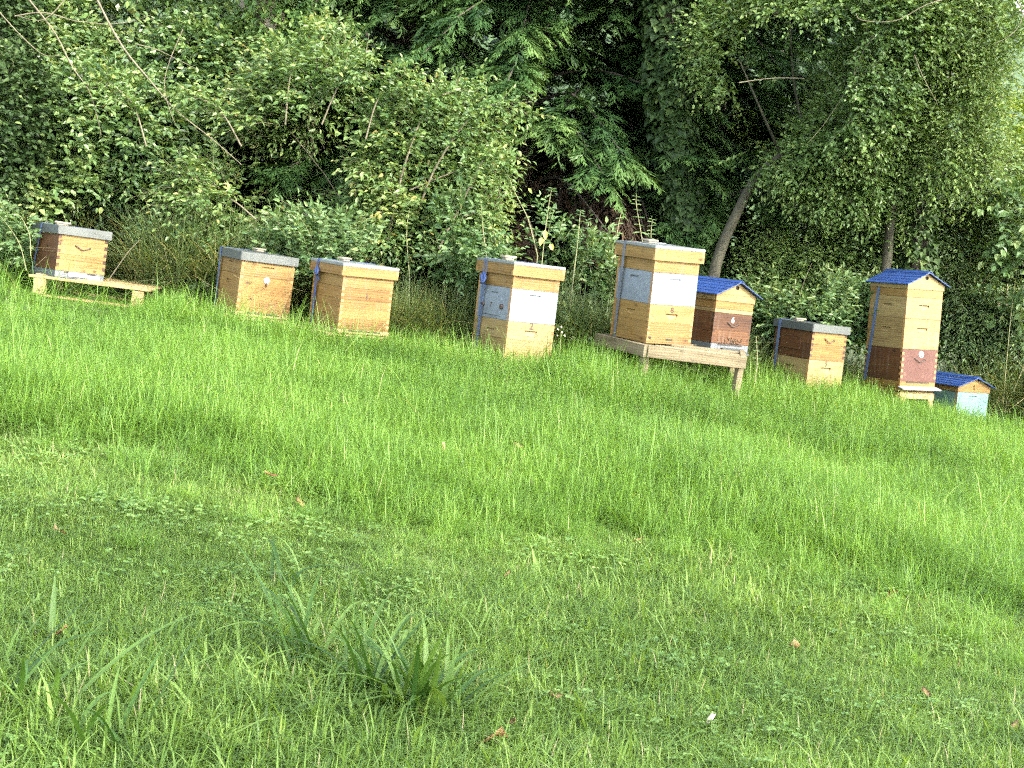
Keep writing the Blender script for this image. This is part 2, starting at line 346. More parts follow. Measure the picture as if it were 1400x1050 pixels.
# ------------------------------------------------------------------ the ground
def make_ground():
    m, t, o = newmat('turf_soil')
    g = t.nodes.new('ShaderNodeNewGeometry')
    n1 = noise(t, g.outputs['Position'], 2.2, 5, 0.6); n2 = noise(t, g.outputs['Position'], 45, 4, 0.7)
    f = math_(t, 'ADD', math_(t, 'MULTIPLY', n1.outputs['Fac'], 0.5), math_(t, 'MULTIPLY', n2.outputs['Fac'], 0.5))
    c = ramp(t, f, [(0.3, (0.03, 0.035, 0.012)), (0.5, (0.05, 0.075, 0.018)), (0.7, (0.085, 0.10, 0.03))])
    p = t.nodes.new('ShaderNodeBsdfPrincipled'); t.links.new(c, p.inputs['Base Color']); p.inputs['Roughness'].default_value = 0.95
    b = t.nodes.new('ShaderNodeBump'); b.inputs['Distance'].default_value = 0.03; t.links.new(n2.outputs['Fac'], b.inputs['Height']); t.links.new(b.outputs[0], p.inputs['Normal'])
    t.links.new(p.outputs[0], o.inputs[0])
    xs = np.unique(np.concatenate([np.linspace(-150, -8, 12), np.linspace(-8, 8, 65), np.linspace(8, 150, 12)]))
    ys = np.unique(np.concatenate([np.linspace(-60, 2, 10), np.linspace(2, 22, 81), np.linspace(22, 250, 14)]))
    X, Y = np.meshgrid(xs, ys, indexing='ij')
    Xc, Yc = np.clip(X, -14, 14), np.clip(Y, -14, 26)
    Z = gz(Xc, Yc)
    V = np.stack([X, Y, Z], -1).reshape(-1, 3); ny = len(ys)
    i, j = np.meshgrid(np.arange(len(xs) - 1), np.arange(ny - 1), indexing='ij')
    F = np.stack([i * ny + j, (i + 1) * ny + j, (i + 1) * ny + j + 1, i * ny + j + 1], -1)
    G = Geo(); G.add(V, F)
    ob = G.obj('ground', [m], smooth=True); props(ob, 'grassy meadow ground sloping down to the right', None, None, 'structure')
make_ground()
def make_hill():  # added dark slope that keeps bright sky out of the foliage gaps
    m, t, o = newmat('dark_backdrop_green')
    g = t.nodes.new('ShaderNodeNewGeometry')
    n1 = noise(t, g.outputs['Position'], 0.9, 6, 0.7)
    c = ramp(t, n1.outputs['Fac'], [(0.35, (0.012, 0.026, 0.010)), (0.65, (0.04, 0.075, 0.022))])
    p = t.nodes.new('ShaderNodeBsdfPrincipled'); t.links.new(c, p.inputs['Base Color']); p.inputs['Roughness'].default_value = 0.95
    t.links.new(p.outputs[0], o.inputs[0])
    xs = np.linspace(-70, 40, 70); ys = np.linspace(29, 75, 30); X, Y = np.meshgrid(xs, ys, indexing='ij'); r = np.random.default_rng(2)
    u = (Y - 29) / 46
    Z = -.4 + 24 * u ** .7 * (1 / (1 + np.exp((X - 14) / 3))) + r.uniform(-.5, .5, X.shape) * u * 3
    V = np.stack([X, Y, Z], -1).reshape(-1, 3); ny = len(ys)
    i, j = np.meshgrid(np.arange(len(xs) - 1), np.arange(ny - 1), indexing='ij')
    G = Geo(); G.add(V, np.stack([i * ny + j, (i + 1) * ny + j, (i + 1) * ny + j + 1, i * ny + j + 1], -1))
    props(G.obj('backdrop_hill', [m], smooth=True), 'added dark hillside closing the bright gaps behind the trees', None, None, 'structure')
make_hill()

# ------------------------------------------------------------------ beehive building
def bm_mesh(bm, name, mats):
    me = bpy.data.meshes.new(name); bm.to_mesh(me); bm.free()
    for m in mats: me.materials.append(m)
    return me
def add_box(bm, x0, x1, y0, y1, z0, z1, mat=0):
    v = [bm.verts.new(p) for p in ((x0, y0, z0), (x1, y0, z0), (x1, y1, z0), (x0, y1, z0), (x0, y0, z1), (x1, y0, z1), (x1, y1, z1), (x0, y1, z1))]
    for f in ((0, 3, 2, 1), (4, 5, 6, 7), (0, 1, 5, 4), (1, 2, 6, 5), (2, 3, 7, 6), (3, 0, 4, 7)):
        fc = bm.faces.new([v[i] for i in f]); fc.material_index = mat
    return v
def box_part(name, dims, mats, parent, loc=(0, 0, 0), rot=(0, 0, 0), bevel=0.0025, jit=0.0):
    """a bevelled board; dims = x0,x1,y0,y1,z0,z1"""
    bm = bmesh.new(); v = add_box(bm, *dims)
    if jit:
        for q in v: q.co += Vector((random.uniform(-jit, jit), random.uniform(-jit, jit), random.uniform(-jit, jit)))
    if bevel: bmesh.ops.bevel(bm, geom=list(bm.edges), offset=bevel, segments=1, affect='EDGES')
    return link_mesh(name, bm_mesh(bm, name, mats), parent, loc, rot)

T = 0.024
def scoop(u, v, wd=0.12, ht=0.042, dp=0.02):
    pts = [(u + wd / 2, v, dp), (u - wd / 2, v, dp)]
    for k in range(1, 6):
        a = math.pi + math.pi * k / 6
        pts.append((u + wd / 2 * math.cos(a), v + ht * math.sin(a), dp * (1 - (math.sin(math.pi * k / 6))) * 0.6 + 0.001))
    return pts
def slot(u, v, wd=0.10, ht=0.009, dp=0.012):
    return [(u + wd / 2, v + ht / 2, dp), (u - wd / 2, v + ht / 2, dp), (u - wd / 2, v - ht / 2, dp), (u + wd / 2, v - ht / 2, dp)]
def board_mesh(name, rows, mats, recess=None, t=T):
    """rows: (z0, z1, u0, u1) bottom to top; outline with finger joints, cut to thickness t, optional routed recess"""
    right = []; left = []
    for z0, z1, u0, u1 in rows:
        right += [(u1, z0), (u1, z1)]; left += [(u0, z0), (u0, z1)]
    def clean(l):
        o = []
        for p in l:
            if not o or abs(p[0] - o[-1][0]) + abs(p[1] - o[-1][1]) > 1e-6: o.append(p)
        q = []
        for i, p in enumerate(o):
            if 0 < i < len(o) - 1 and abs(o[i - 1][0] - p[0]) < 1e-6 and abs(o[i + 1][0] - p[0]) < 1e-6: continue
            q.append(p)
        return q
    poly = clean(right) + clean(left)[::-1]
    bm = bmesh.new()
    fv = [bm.verts.new((u, 0, v)) for u, v in poly]; bv = [bm.verts.new((u, t, v)) for u, v in poly]
    n = len(poly)
    for i in range(n):
        f = bm.faces.new((fv[i], bv[i], bv[(i + 1) % n], fv[(i + 1) % n]))
        f.material_index = 1 if abs(poly[i][0] - poly[(i + 1) % n][0]) < 1e-6 else 0
    bm.faces.new(bv)
    if recess is None: bm.faces.new(fv)
    else:
        rv = [bm.verts.new((u, 0, v)) for u, v, d in recess]; dv = [bm.verts.new((u, d, v)) for u, v, d in recess]; k = len(rv)
        ed = [bm.edges.get((fv[i], fv[(i + 1) % n])) for i in range(n)]
        for i in range(k):
            f = bm.faces.new((rv[i], rv[(i + 1) % k], dv[(i + 1) % k], dv[i]))
            ed.append(bm.edges.get((rv[i], rv[(i + 1) % k])))
        bm.faces.new(dv)
        bmesh.ops.triangle_fill(bm, use_beauty=True, edges=ed)
    bmesh.ops.recalc_face_normals(bm, faces=list(bm.faces))
    return bm_mesh(bm, name, mats)
def rows_for(z0, z1, fingers, h, length, own, t=T, g=0.0006):
    """finger rows of one board between z0 and z1 of a box of height h"""
    if not fingers: return [(z0, z1, 0, length) if own == 0 else (z0, z1, t + g, length - t - g)]
    fh = h / fingers; rows = []
    for k in range(fingers):
        a, b = max(z0, k * fh), min(z1, (k + 1) * fh)
        if b - a < 1e-4: continue
        mine = (k % 2) == own
        rows.append((a, b, -0.0006 if mine else t + g, length + 0.0006 if mine else length - t - g))
    return rows

class Hive:
    def __init__(s, label, corner, yaw, tx, ty, w, d, base_z):
        """corner: front left lower corner of the body; the Empty stands at the middle of the base"""
        Rm = Euler((R(tx), R(ty), R(yaw)), 'XYZ').to_matrix()
        s.w, s.d = w, d
        c = Vector(corner) + Rm @ Vector((w / 2, d / 2, base_z))
        s.root = empty('beehive', c, (R(tx), R(ty), R(yaw)), label, 'beehive', 'beehives standing along the meadow edge')
        s.z = -base_z           # body bottom, in the Empty's space
        s.top = s.z
    def box(s, name, h, wood, boards=1, fingers=0, front=None, side=None, end='end', gap=0.0025, inset=0.0, label=None):
        w, d, z = s.w - 2 * inset, s.d - 2 * inset, s.top
        x, y = -w / 2, -d / 2
        bm = bmesh.new()
        tt = T + 0.001
        for (a, b, c_, e) in ((x + tt, x + tt + .006, y + tt, y + d - tt), (x + w - tt - .006, x + w - tt, y + tt, y + d - tt),
                             (x + tt + .0065, x + w - tt - .0065, y + tt, y + tt + .006), (x + tt + .0065, x + w - tt - .0065, y + d - tt - .006, y + d - tt)):
            add_box(bm, a, b, c_, e, z + 0.001, z + h - 0.001)
        core = link_mesh(name, bm_mesh(bm, name, [wood]), s.root)
        if label: core['label'] = label
        hh = h - gap
        cuts = [hh * k / boards for k in range(boards + 1)]
        if boards > 1:
            for k in range(1, boards): cuts[k] += random.uniform(-.15, .15) * hh / boards
        for k in range(boards):
            z0, z1 = cuts[k] + (0.0006 if k else 0), cuts[k + 1] - (0.0008 if k < boards - 1 else 0)
            for which, L, loc, rz, own in (('f', w, (x, y), 0, 0), ('b', w, (x + w, y + d), 180, 0), ('l', d, (x, y + d), -90, 1), ('r', d, (x + w, y), 90, 1)):
                spec = front if which in 'fb' else side
                rc = None
                if spec:
                    kind, v = spec
                    if z0 + .012 < v < z1 - .006:
                        rc = slot(L / 2, v) if kind == 'slot' else scoop(L / 2, v) if kind == 'scoop' else None
                        if rc and min(p[1] for p in rc) < z0 + .004: rc = slot(L / 2, v, 0.10, 0.012)
                me = board_mesh('board', rows_for(z0, z1, fingers, hh, L, own), [wood, M[end]], rc)
                o = link_mesh('board', me, core, (loc[0], loc[1], z + random.uniform(0, .0002)), (0, 0, R(rz)))
        s.top = z + h
        return core
    def flat_roof(s, h, over=0.02, wood_rim=False, drop=0.02, mat='slate'):
        """telescoping flat roof; its metal cap folded down, over a wooden rim when wood_rim"""
        w, d = s.w + 2 * over, s.d + 2 * over
        x, y, z1 = -w / 2, -d / 2, s.top + h - drop
        if wood_rim:
            bm = bmesh.new(); zc = z1 - .022
            add_box(bm, x - .003, x + w + .003, y - .003, y + d + .003, zc, z1)
            bmesh.ops.bevel(bm, geom=list(bm.edges), offset=0.004, segments=2, affect='EDGES')
            for v in bm.verts:
                if v.co.z > z1 - .001: v.co.z += random.uniform(0, .002)
            rf = link_mesh('roof', bm_mesh(bm, 'roof', [M['zinc']]), s.root)
            bz = s.top - drop
            for which, L, loc, rz, own in (('f', w, (x, y), 0, 0), ('b', w, (x + w, y + d), 180, 0), ('l', d, (x, y + d), -90, 1), ('r', d, (x + w, y), 90, 1)):
                me = board_mesh('rim_board', rows_for(0, zc - bz - .001, 2, zc - bz - .001, L, own), [wood_rim, M['end']])
                link_mesh('rim_board', me, rf, (loc[0], loc[1], bz), (0, 0, R(rz)))
        else:
            bm = bmesh.new()
            vs = add_box(bm, x, x + w, y, y + d, s.top - drop, z1)
            bm.faces.ensure_lookup_table()
            bmesh.ops.delete(bm, geom=[bm.faces[0]], context='FACES')
            bmesh.ops.bevel(bm, geom=[e for e in bm.edges if max(v.co.z for v in e.verts) > z1 - .001], offset=0.005, segments=2, affect='EDGES')
            bmesh.ops.solidify(bm, geom=list(bm.faces), thickness=0.0015)
            rf = link_mesh('roof', bm_mesh(bm, 'roof', [M[mat]]), s.root)
        s.rooftop = z1
        return rf
    def gable_roof(s, ridge=0.115, over=0.045, eave=0.03, wood='pale', hole=True):
        w, d = s.w, s.d
        z0 = s.top
        half = w / 2 + over
        slope = ridge / half
        # gable boards (front, back) and side rails
        rf_g = Geo()
        nrib = 5; n = 2
        prof = []
        for sgn in (-1, 1):
            pts = []
            for k in range(nrib):
                a, b = k / nrib, (k + 1) / nrib
                za, zb = ridge * a, ridge * b
                pts += [(-half * (1 - a), eave + za - .004), (-half * (1 - b), eave + zb - .004 - 0.0045)]
            prof.append([(p[0] * (1 if sgn < 0 else -1), p[1] + .012) for p in pts])
        y0, y1 = -d / 2 - over, d / 2 + over
        for pr in prof:
            P = np.array(pr); k = len(P)
            top = [(u, y, z0 + v) for y in (y0, y1) for u, v in pr]
            bot = [(u, y, z0 + v - .006) for y in (y0, y1) for u, v in pr]
            V = np.array(top + bot); i = np.arange(k - 1)
            F = [np.stack([i, i + 1, k + i + 1, k + i], 1), np.stack([2 * k + i, 3 * k + i, 3 * k + i + 1, 2 * k + i + 1], 1),
                 np.stack([i, 2 * k + i, 2 * k + i + 1, i + 1], 1), np.stack([k + i, k + i + 1, 3 * k + i + 1, 3 * k + i], 1),
                 np.array([[0, k, 3 * k, 2 * k]])]
            rf_g.add(V, np.concatenate(F))
        cap = [(-.03, ridge - .03 * slope + .004), (0, ridge + .010), (.03, ridge - .03 * slope + .004)]
        V = np.array([(u, y, z0 + eave + v + dz) for dz in (.008, .003) for y in (y0 - .004, y1 + .004) for u, v in cap])
        F = [[0, 1, 4, 3], [1, 2, 5, 4], [6, 9, 10, 7], [7, 10, 11, 8], [0, 6, 7, 1], [1, 7, 8, 2], [3, 4, 10, 9], [4, 5, 11, 10], [0, 3, 9, 6], [2, 8, 11, 5]]
        rf_g.add(V, F)
        me = rf_g.mesh('roof', [M['blue']])
        rf = link_mesh('roof', me, s.root)
        tg = 0.02
        gh = lambda u: eave + ridge * (1 - abs(u) / half) - .006
        for yy, rz in ((-d / 2 - .006, 0), (d / 2 + .006, 180)):
            bm = bmesh.new(); gw = w / 2 + .008
            pts = [(-gw, 0), (gw, 0), (gw, gh(gw)), (0, gh(0)), (-gw, gh(gw))]
            fv = [bm.verts.new((u, 0, v)) for u, v in pts]; bv = [bm.verts.new((u, tg, v)) for u, v in pts]; k = 5
            for i in range(k): bm.faces.new((fv[i], bv[i], bv[(i + 1) % k], fv[(i + 1) % k]))
            bm.faces.new(bv)
            if hole and rz == 0:
                hv = [(0.021 * math.cos(a), gh(0) - .040 + 0.017 * math.sin(a), .016) for a in np.linspace(0, 2 * math.pi, 12, endpoint=False)]
                rv = [bm.verts.new((u, 0, v)) for u, v, _ in hv]; dv = [bm.verts.new((u, q, v)) for u, v, q in hv]
                ed = [bm.edges.get((fv[i], fv[(i + 1) % k])) for i in range(k)]
                for i in range(12):
                    f = bm.faces.new((rv[i], rv[(i + 1) % 12], dv[(i + 1) % 12], dv[i])); f.material_index = 1
                    ed.append(bm.edges.get((rv[i], rv[(i + 1) % 12])))
                f = bm.faces.new(dv); f.material_index = 1
                bmesh.ops.triangle_fill(bm, use_beauty=True, edges=ed)
            else: bm.faces.new(fv)
            bmesh.ops.recalc_face_normals(bm, faces=list(bm.faces))
            link_mesh('gable_board', bm_mesh(bm, 'gable_board', [M[wood], M['dark']]), rf, (0, yy, z0), (0, 0, R(rz)))
        for sx in (-1, 1):
            xx = sx * (w / 2 + .004)
            o = box_part('side_rail', (-d / 2 + .016, d / 2 - .016, -.009, .009, 0, gh(w / 2) - .004), [M[wood]], rf, (xx, 0, z0), (0, 0, R(90)))
        s.rooftop = z0 + eave + ridge
        return rf
    def floor(s, h, mat='grey_floor', over=0.0, wood=False):
        z1 = s.z - .002
        x, y = s.w / 2 + over, s.d / 2 + over
        o = box_part('floor_board', (-x, x, -y, y, z1 - h, z1), [M[mat]], s.root, bevel=0.003)
        o2 = box_part('entrance', (-s.w * .32, s.w * .32, -y - .0035, -y + .01, z1 - .012, z1 - .0015), [M['dark']], o, bevel=0)  # solid dark strip put in for the shaded entrance gap
        s.floor_z = z1 - h
        return o
    def wire_handle(s, z, wd=0.13, face='front', parent=None):
        y = -s.d / 2 - .008
        pts = [(-wd / 2, y + .006, z + .008), (-wd / 2 + .006, y, z + .009), (-.012, y - .004, z - .016), (.012, y - .004, z - .017), (wd / 2 - .012, y, z - .004), (wd / 2 - .004, y, z + .004), (wd / 2, y + .006, z - .004)]
        G = Geo(); V, F = tube(spline(pts, 16), 0.0042, 6); G.add(V, F)
        V, F = tube([(wd / 2 - .006, y + .006, z - .002), (wd / 2 - .006, y - .003, z - .002)], [.0085, .007], 8); G.add(V, F)
        return link_mesh('handle', G.mesh('handle', [M['iron']]), parent or s.root)
    def number(s, txt, z, size=0.065, mat='ink', x=0.0, parent=None, side=False, y=0.0):
        cu = bpy.data.curves.new('number', 'FONT'); cu.body = txt; cu.size = size; cu.extrude = 0.0006; cu.align_x = 'CENTER'; cu.offset = 0.001
        tmp = bpy.data.objects.new('tmp', cu); me = bpy.data.meshes.new_from_object(tmp)
        bpy.data.objects.remove(tmp); bpy.data.curves.remove(cu)
        me.name = 'number'; me.materials.clear(); me.materials.append(M[mat])
        if side: return link_mesh('number', me, parent or s.root, (-s.w / 2 - .0016, y, z), (R(90), 0, R(-90)))
        return link_mesh('number', me, parent or s.root, (x, -s.d / 2 - .0016 - y, z), (R(90), 0, 0))
    def strap(s, y_top, y_bot, mat='strap', wd=0.03, over=0.02, under_roof=None, bottom=None):
        """webbing round the hive: up the left side, over the roof, down the right"""
        zb = (s.z - .03) if bottom is None else bottom
        zt = s.rooftop + .003
        e = 0.004
        xl = s.w / 2
        path = [(-xl - e, y_bot, zb), (-xl - over - e, y_top, zt - .03), (-xl - over - e, y_top, zt), (0, y_top, zt + .002), (xl + over + e, y_top, zt), (xl + over + e, y_top, zt - .03), (xl + e, y_bot, zb)]
        if under_roof is not None:
            path = [(-xl - e, y_bot, zb), (-xl - e, y_top + (y_bot - y_top) * .45, (zb + under_roof) / 2), (-xl - e, y_top, under_roof)]
        P = np.array(path); n = len(P); th = 0.0018
        V = []
        Tn = nrm(np.gradient(P, axis=0))
        up = nrm(np.cross(Tn, np.tile([0, 1.0, 0], (n, 1))))
        for dy, dn in ((-wd / 2, 0), (wd / 2, 0), (wd / 2, th), (-wd / 2, th)):
            V.append(P + np.array([0, dy, 0]) - up * dn * -1)
        V = np.stack(V, 1).reshape(-1, 3); F = []
        for i in range(n - 1):
            for k in range(4): F.append([i * 4 + k, i * 4 + (k + 1) % 4, i * 4 + 4 + (k + 1) % 4, i * 4 + 4 + k])
        F += [[0, 1, 2, 3], [n * 4 - 1, n * 4 - 2, n * 4 - 3, n * 4 - 4]]
        G = Geo(); G.add(V, F)
        return link_mesh('strap', G.mesh('strap', [M[mat]]), s.root)
    def knot(s, y, z, strap, big=1.0, mat='strap_blue', over=0.02):
        """webbing loops tied in a knot on the left side"""
        G = Geo(); x = -s.w / 2 - over - .012
        for k, (dy, dz, a) in enumerate(((0.012, 0, 0.2), (-0.014, -0.012, 1.1), (0.004, -0.03, 2.0), (-.028, -.026, .6))):
            th = np.linspace(0, 2 * np.pi, 11)
            r = (0.021 + .004 * (k % 2)) * big
            pts = np.stack([x + .008 * np.sin(th + a) - .004 * k, y + dy * big + r * .62 * np.cos(th) , z + dz * big + r * np.sin(th) * .8], 1)
            V, F = tube(pts, 0.0085 * big, 6); G.add(V, F)
        for dy, ln in ((-.01, .07), (.015, .05)):
            V, F = tube(spline([(x, y, z - .02), (x + .006, y + dy, z - .02 - ln / 2), (x + .016, y + dy * 1.6, z - .02 - ln)], 6), [.008, .008, .007, .006, .006, .004], 5); G.add(V, F)
        return link_mesh('knot', G.mesh('knot', [M[mat]], smooth=True), strap)
    def world(s, p):
        return Vector(s.root.location) + s.root.rotation_euler.to_matrix() @ Vector(p)
    def weight(s, x, y, label, size=(.11, .06, .028), yaw=12, spread=True):
        """pale flat block lying on the roof: a thing of its own"""
        p = s.world((x, y, s.rooftop + .0045))
        bm = bmesh.new(); a, b, c = size
        add_box(bm, -a / 2 * .72, a / 2 * .72, -b / 2 * .8, b / 2 * .8, 0, c * .5)
        add_box(bm, -a / 2, a / 2, -b / 2, b / 2, c * .5 + .0005, c)
        for v in bm.verts: v.co += Vector((random.uniform(-.004, .004), random.uniform(-.004, .004), random.uniform(-.001, .001)))
        bmesh.ops.bevel(bm, geom=list(bm.edges), offset=0.004, segments=2, affect='EDGES')
        o = link_mesh('flat_block', bm_mesh(bm, 'flat_block', [M['stone']]), None, p, (s.root.rotation_euler.x, s.root.rotation_euler.y, s.root.rotation_euler.z + R(yaw)))
        return props(o, label, 'block', 'pale blocks lying on hive roofs')

# --- hive 1: on the pallet, far left
h = Hive('single box beehive with flat grey metal roof, sitting on the open pallet', (-3.723, 14.277, 0.713), 37.2, -1.7, 2.5, 0.419, 0.50, -0.06)
c1 = h.box('brood_box', 0.286, M['honey'], 2, 10, end='end_dark')
# its left wall takes the dark brown wood material
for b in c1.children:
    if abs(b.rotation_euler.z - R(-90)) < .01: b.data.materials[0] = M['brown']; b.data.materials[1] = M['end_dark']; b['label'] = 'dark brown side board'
h.wire_handle(h.z + .20)
h.floor(0.055); box_part('entrance_strip', (-.10, .06, -h.d / 2 - .012, -h.d / 2 - .001, h.z - .042, h.z - .004), [M['tin']], h.root)
box_part('entrance_grid', (.062, .17, -h.d / 2 - .011, -h.d / 2 - .001, h.z - .048, h.z - .016), [M['tin']], h.root)
h.flat_roof(0.068, over=0.022, drop=-0.002)
s_ = h.strap(0.07, 0.20, 'strap', over=.022); h.weight(-.06, .06, 'pale block on the grey roof of the hive that sits on the pallet', yaw=-25, size=(.13, .07, .028))

# --- hive 2
h = Hive('low honey coloured beehive with sloping grey metal roof and white disc on its front', (-2.179, 13.772, 0.589), 28.1, -0.3, 2.0, 0.436, 0.499, -0.035)
h.box('brood_box', 0.279, M['amber'], 1, 12, side=('slot', .22))
h.box('super', 0.11, M['honey'], 1, 4, front=('slot', .075), side=('slot', .085))
h.floor(0.033, 'pallet', over=.006)
h.flat_roof(0.066, over=0.02, drop=-0.002)
G = Geo(); V, F = tube([(0, -h.d / 2 - .001, h.z + .255), (0, -h.d / 2 - .008, h.z + .255)], [.026, .024], 14); G.add(V, F)
th = np.linspace(0, 2 * np.pi, 14, endpoint=False); cV = np.array([(.024 * math.cos(a), -h.d / 2 - .008, h.z + .255 + .024 * math.sin(a)) for a in th])
for k in range(0, 12, 2): G.add(cV[[0, k + 1, k + 2, (k + 3) % 14]], [[0, 1, 2, 3]])
link_mesh('disc', G.mesh('disc', [M['chalk']]), h.root)
box_part('latch', (-.005, .005, -h.d / 2 - .013, -h.d / 2 - .002, h.z + .205, h.z + .24), [M['iron']], h.root, rot=(0, 0, 0))
h.strap(0.215, 0.235, 'strap', over=.02); h.weight(.03, .10, 'pale block on the sloping roof of the hive with the white disc', yaw=20)

# --- hive 3
h = Hive('knotty planked beehive with wooden rimmed roof and number 1 on its front', (-1.358, 13.531, 0.555), 33.3, -0.4, 0.6, 0.435, 0.50, -0.035)
h.box('brood_box', 0.318, M['amber'], 4, 14, front=('slot', .222), side=('slot', .1))
h.box('super', 0.088, M['honey'], 1, 4)
h.number('1', h.z + .237, .07)
h.floor(0.03, 'pallet', over=.01)
h.flat_roof(0.092, over=0.024, wood_rim=M['amber'], drop=0.0)
s_ = h.strap(0.14, 0.19, 'strap_blue', over=.024); h.knot(.135, h.rooftop - .075, s_, 1.0, over=.02); h.weight(-.03, .12, 'pale block on the wood rimmed roof of the hive marked 1', yaw=25)

# --- hive 4
HV4 = Hive('tall beehive with a white painted middle box, standing alone in the grass', (-0.082, 13.697, 0.430), 32.7, -1.0, 1.0, 0.426, 0.504, -0.06); h = HV4
h.box('brood_box', 0.318, M['pale'], 2, 12, front=('scoop', .255), side=('scoop', .24))
wb = h.box('super', 0.252, M['white'], 1, 0, front=('slot', .21), side=('slot', .20), label='white painted box')
h.box('feeder', 0.097, M['honey'], 1, 4, end='end')
h.number('2', h.z + .268, .075)
x = -h.w / 2
pn = box_part('hatch', (-.125, .125, -.003, .003, -.075, .075), [M['white']], wb, (x - .0025, 0.0, h.z + .318 + .10), (0, 0, R(-90)), bevel=.002)
for yy in (-.135, .135):
    G = Geo(); V, F = tube([(x, yy, h.z + .418), (x - .012, yy, h.z + .418), (x - .02, yy, h.z + .418)], [.021, .021, .012], 10); G.add(V, F)
    G.add([(x - .02, yy + .012 * math.cos(a), h.z + .418 + .012 * math.sin(a)) for a in (0, 1.57, 3.14, 4.71)], [[0, 1, 2, 3]])
    link_mesh('knob', G.mesh('knob', [M['iron']]), wb)
h.number('7', h.z + .405, .05, side=True, y=0.02, parent=wb).location.x -= .005
h.floor(0.055, 'pallet')
for sx in (-1, 1): box_part('foot', (-.03, .03, -.2, .2, -.12, -.001), [M['grey_wood']], h.root, (sx * .15, 0, h.floor_z))
h.flat_roof(0.105, over=0.024, wood_rim=M['honey'], drop=0.0)
s_ = h.strap(0.15, 0.17, 'strap', wd=.016, over=.024); h.strap(0.115, 0.16, 'strap', wd=.014, over=.022)
h.knot(.13, h.rooftop - .135, s_, 1.25, over=.024); h.weight(-.06, .10, 'pale block on the roof of the lone hive with white middle box', yaw=5, size=(.12, .07, .036))

# --- hive 5 on the stand
HV5 = Hive('tallest beehive with white painted box and number 8, on the wooden stand', (0.993, 13.811, 0.690), 31.5, 0.3, -0.9, 0.426, 0.502, -0.004); h = HV5
h.box('brood_box', 0.304, M['honey'], 2, 14, front=('scoop', .235), side=('scoop', .24))
h.box('super', 0.246, M['white'], 1, 0, front=('slot', .20), side=('scoop', .20), label='white painted box')
h.box('feeder', 0.093, M['honey'], 1, 4)
h.number('8', h.z + .245, .062)
box_part('entrance', (-.03, .03, -.003, .004, 0, .012), [M['dark']], h.root, (.0, -h.d / 2 - .001, h.z + .028), bevel=0)
box_part('bung', (-.012, .012, -.004, .004, 0, .018), [M['dark']], h.root, (-.185, -h.d / 2 - .001, h.z + .036), bevel=.002)
h.flat_roof(0.112, over=0.024, wood_rim=M['honey'], drop=0.0)
h.strap(0.14, 0.185, 'strap_grey', over=.024, bottom=h.z - .05); h.weight(-.02, .12, 'pale block on the roof of the tallest hive, above the white box', yaw=15, size=(.13, .08, .03))
box_part('roof_batten', (-.1, .1, -.01, .01, 0, .008), [M['zinc']], h.root, (.07, .16, h.rooftop + .0045), (0, 0, R(5)))

# --- hive 6 behind it, same stand
HV6 = Hive('dark brown beehive with blue gabled roof, on the stand behind the tallest hive', (1.561, 14.463, 0.709), 37.1, -0.9, 1.1, 0.420, 0.50, -0.062); h = HV6
h.box('brood_box', 0.252, M['brown'], 2, 9, end='end_dark', label='dark brown weathered box')
h.box('spacer', 0.031, M['pale'], 1, 0)
h.box('feeder', 0.062, M['amber'], 1, 0)
h.wire_handle(h.z + .165, .12)
h.number('6', h.z + .175, .07, 'chalk')
h.floor(0.06, 'grey_floor')
lb = box_part('landing_board', (-.11, .13, -.10, 0, 0, .012), [M['slate']], h.root, (0.01, -h.d / 2 - .004, h.z - .040), (R(24), 0, 0))
h.gable_roof(ridge=0.118, over=0.05, eave=0.045)
G = Geo()
for k in range(60):
    bx, bz = random.gauss(0.01, .07), abs(random.gauss(0, .032))
    if abs(bx) > .17: continue
    p = np.array([bx, -h.d / 2 - .005, h.z + .004 + bz]); a = random.uniform(0, 6.28); dr = np.array([math.cos(a), 0, math.sin(a)]) * .0068
    V, F = tube([p - dr, p - dr * .3, p + dr * .4, p + dr], [.0012, .0038, .0032, .001], 5); G.add(V, F)
bo = link_mesh('bee_cluster', G.mesh('bee_cluster', [M['bee']]), None, HV6.root.location, HV6.root.rotation_euler)
props(bo, 'bees clustered above the entrance of the dark brown hive', 'bees', None, 'stuff')

# --- hive 7
h = Hive('beehive of brown upper box over pale box marked 5, flat grey metal roof', (2.477, 15.141, 0.335), 32.3, -0.9, 0.8, 0.390, 0.485, -0.055)
h.box('brood_box', 0.285, M['pale'], 1, 0, front=('scoop', .225), side=('scoop', .215))
ub = h.box('super', 0.235, M['amber'], 2, 10, end='end_dark')
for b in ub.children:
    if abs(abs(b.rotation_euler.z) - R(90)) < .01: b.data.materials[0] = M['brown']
h.number('5', h.z + .237, .062)
h.wire_handle(h.z + .285 + .175, .11)
x = -h.w / 2
box_part('hatch', (-.13, .13, -.003, .003, -.06, .06), [M['brown']], ub, (x - .003, 0.02, h.z + .285 + .125), (0, 0, R(-90)), bevel=.002)
h.floor(0.05, 'pallet')
for sx in (-1, 1): box_part('foot', (-.03, .03, -.2, .2, -.14, -.001), [M['grey_wood']], h.root, (sx * .14, 0, h.floor_z))
h.flat_roof(0.066, over=0.02, drop=-0.002)
h.strap(0.165, 0.19, 'strap', over=.02); h.weight(-.05, .12, 'pale block on the grey roof of the hive marked 5', yaw=5, size=(.13, .06, .022))

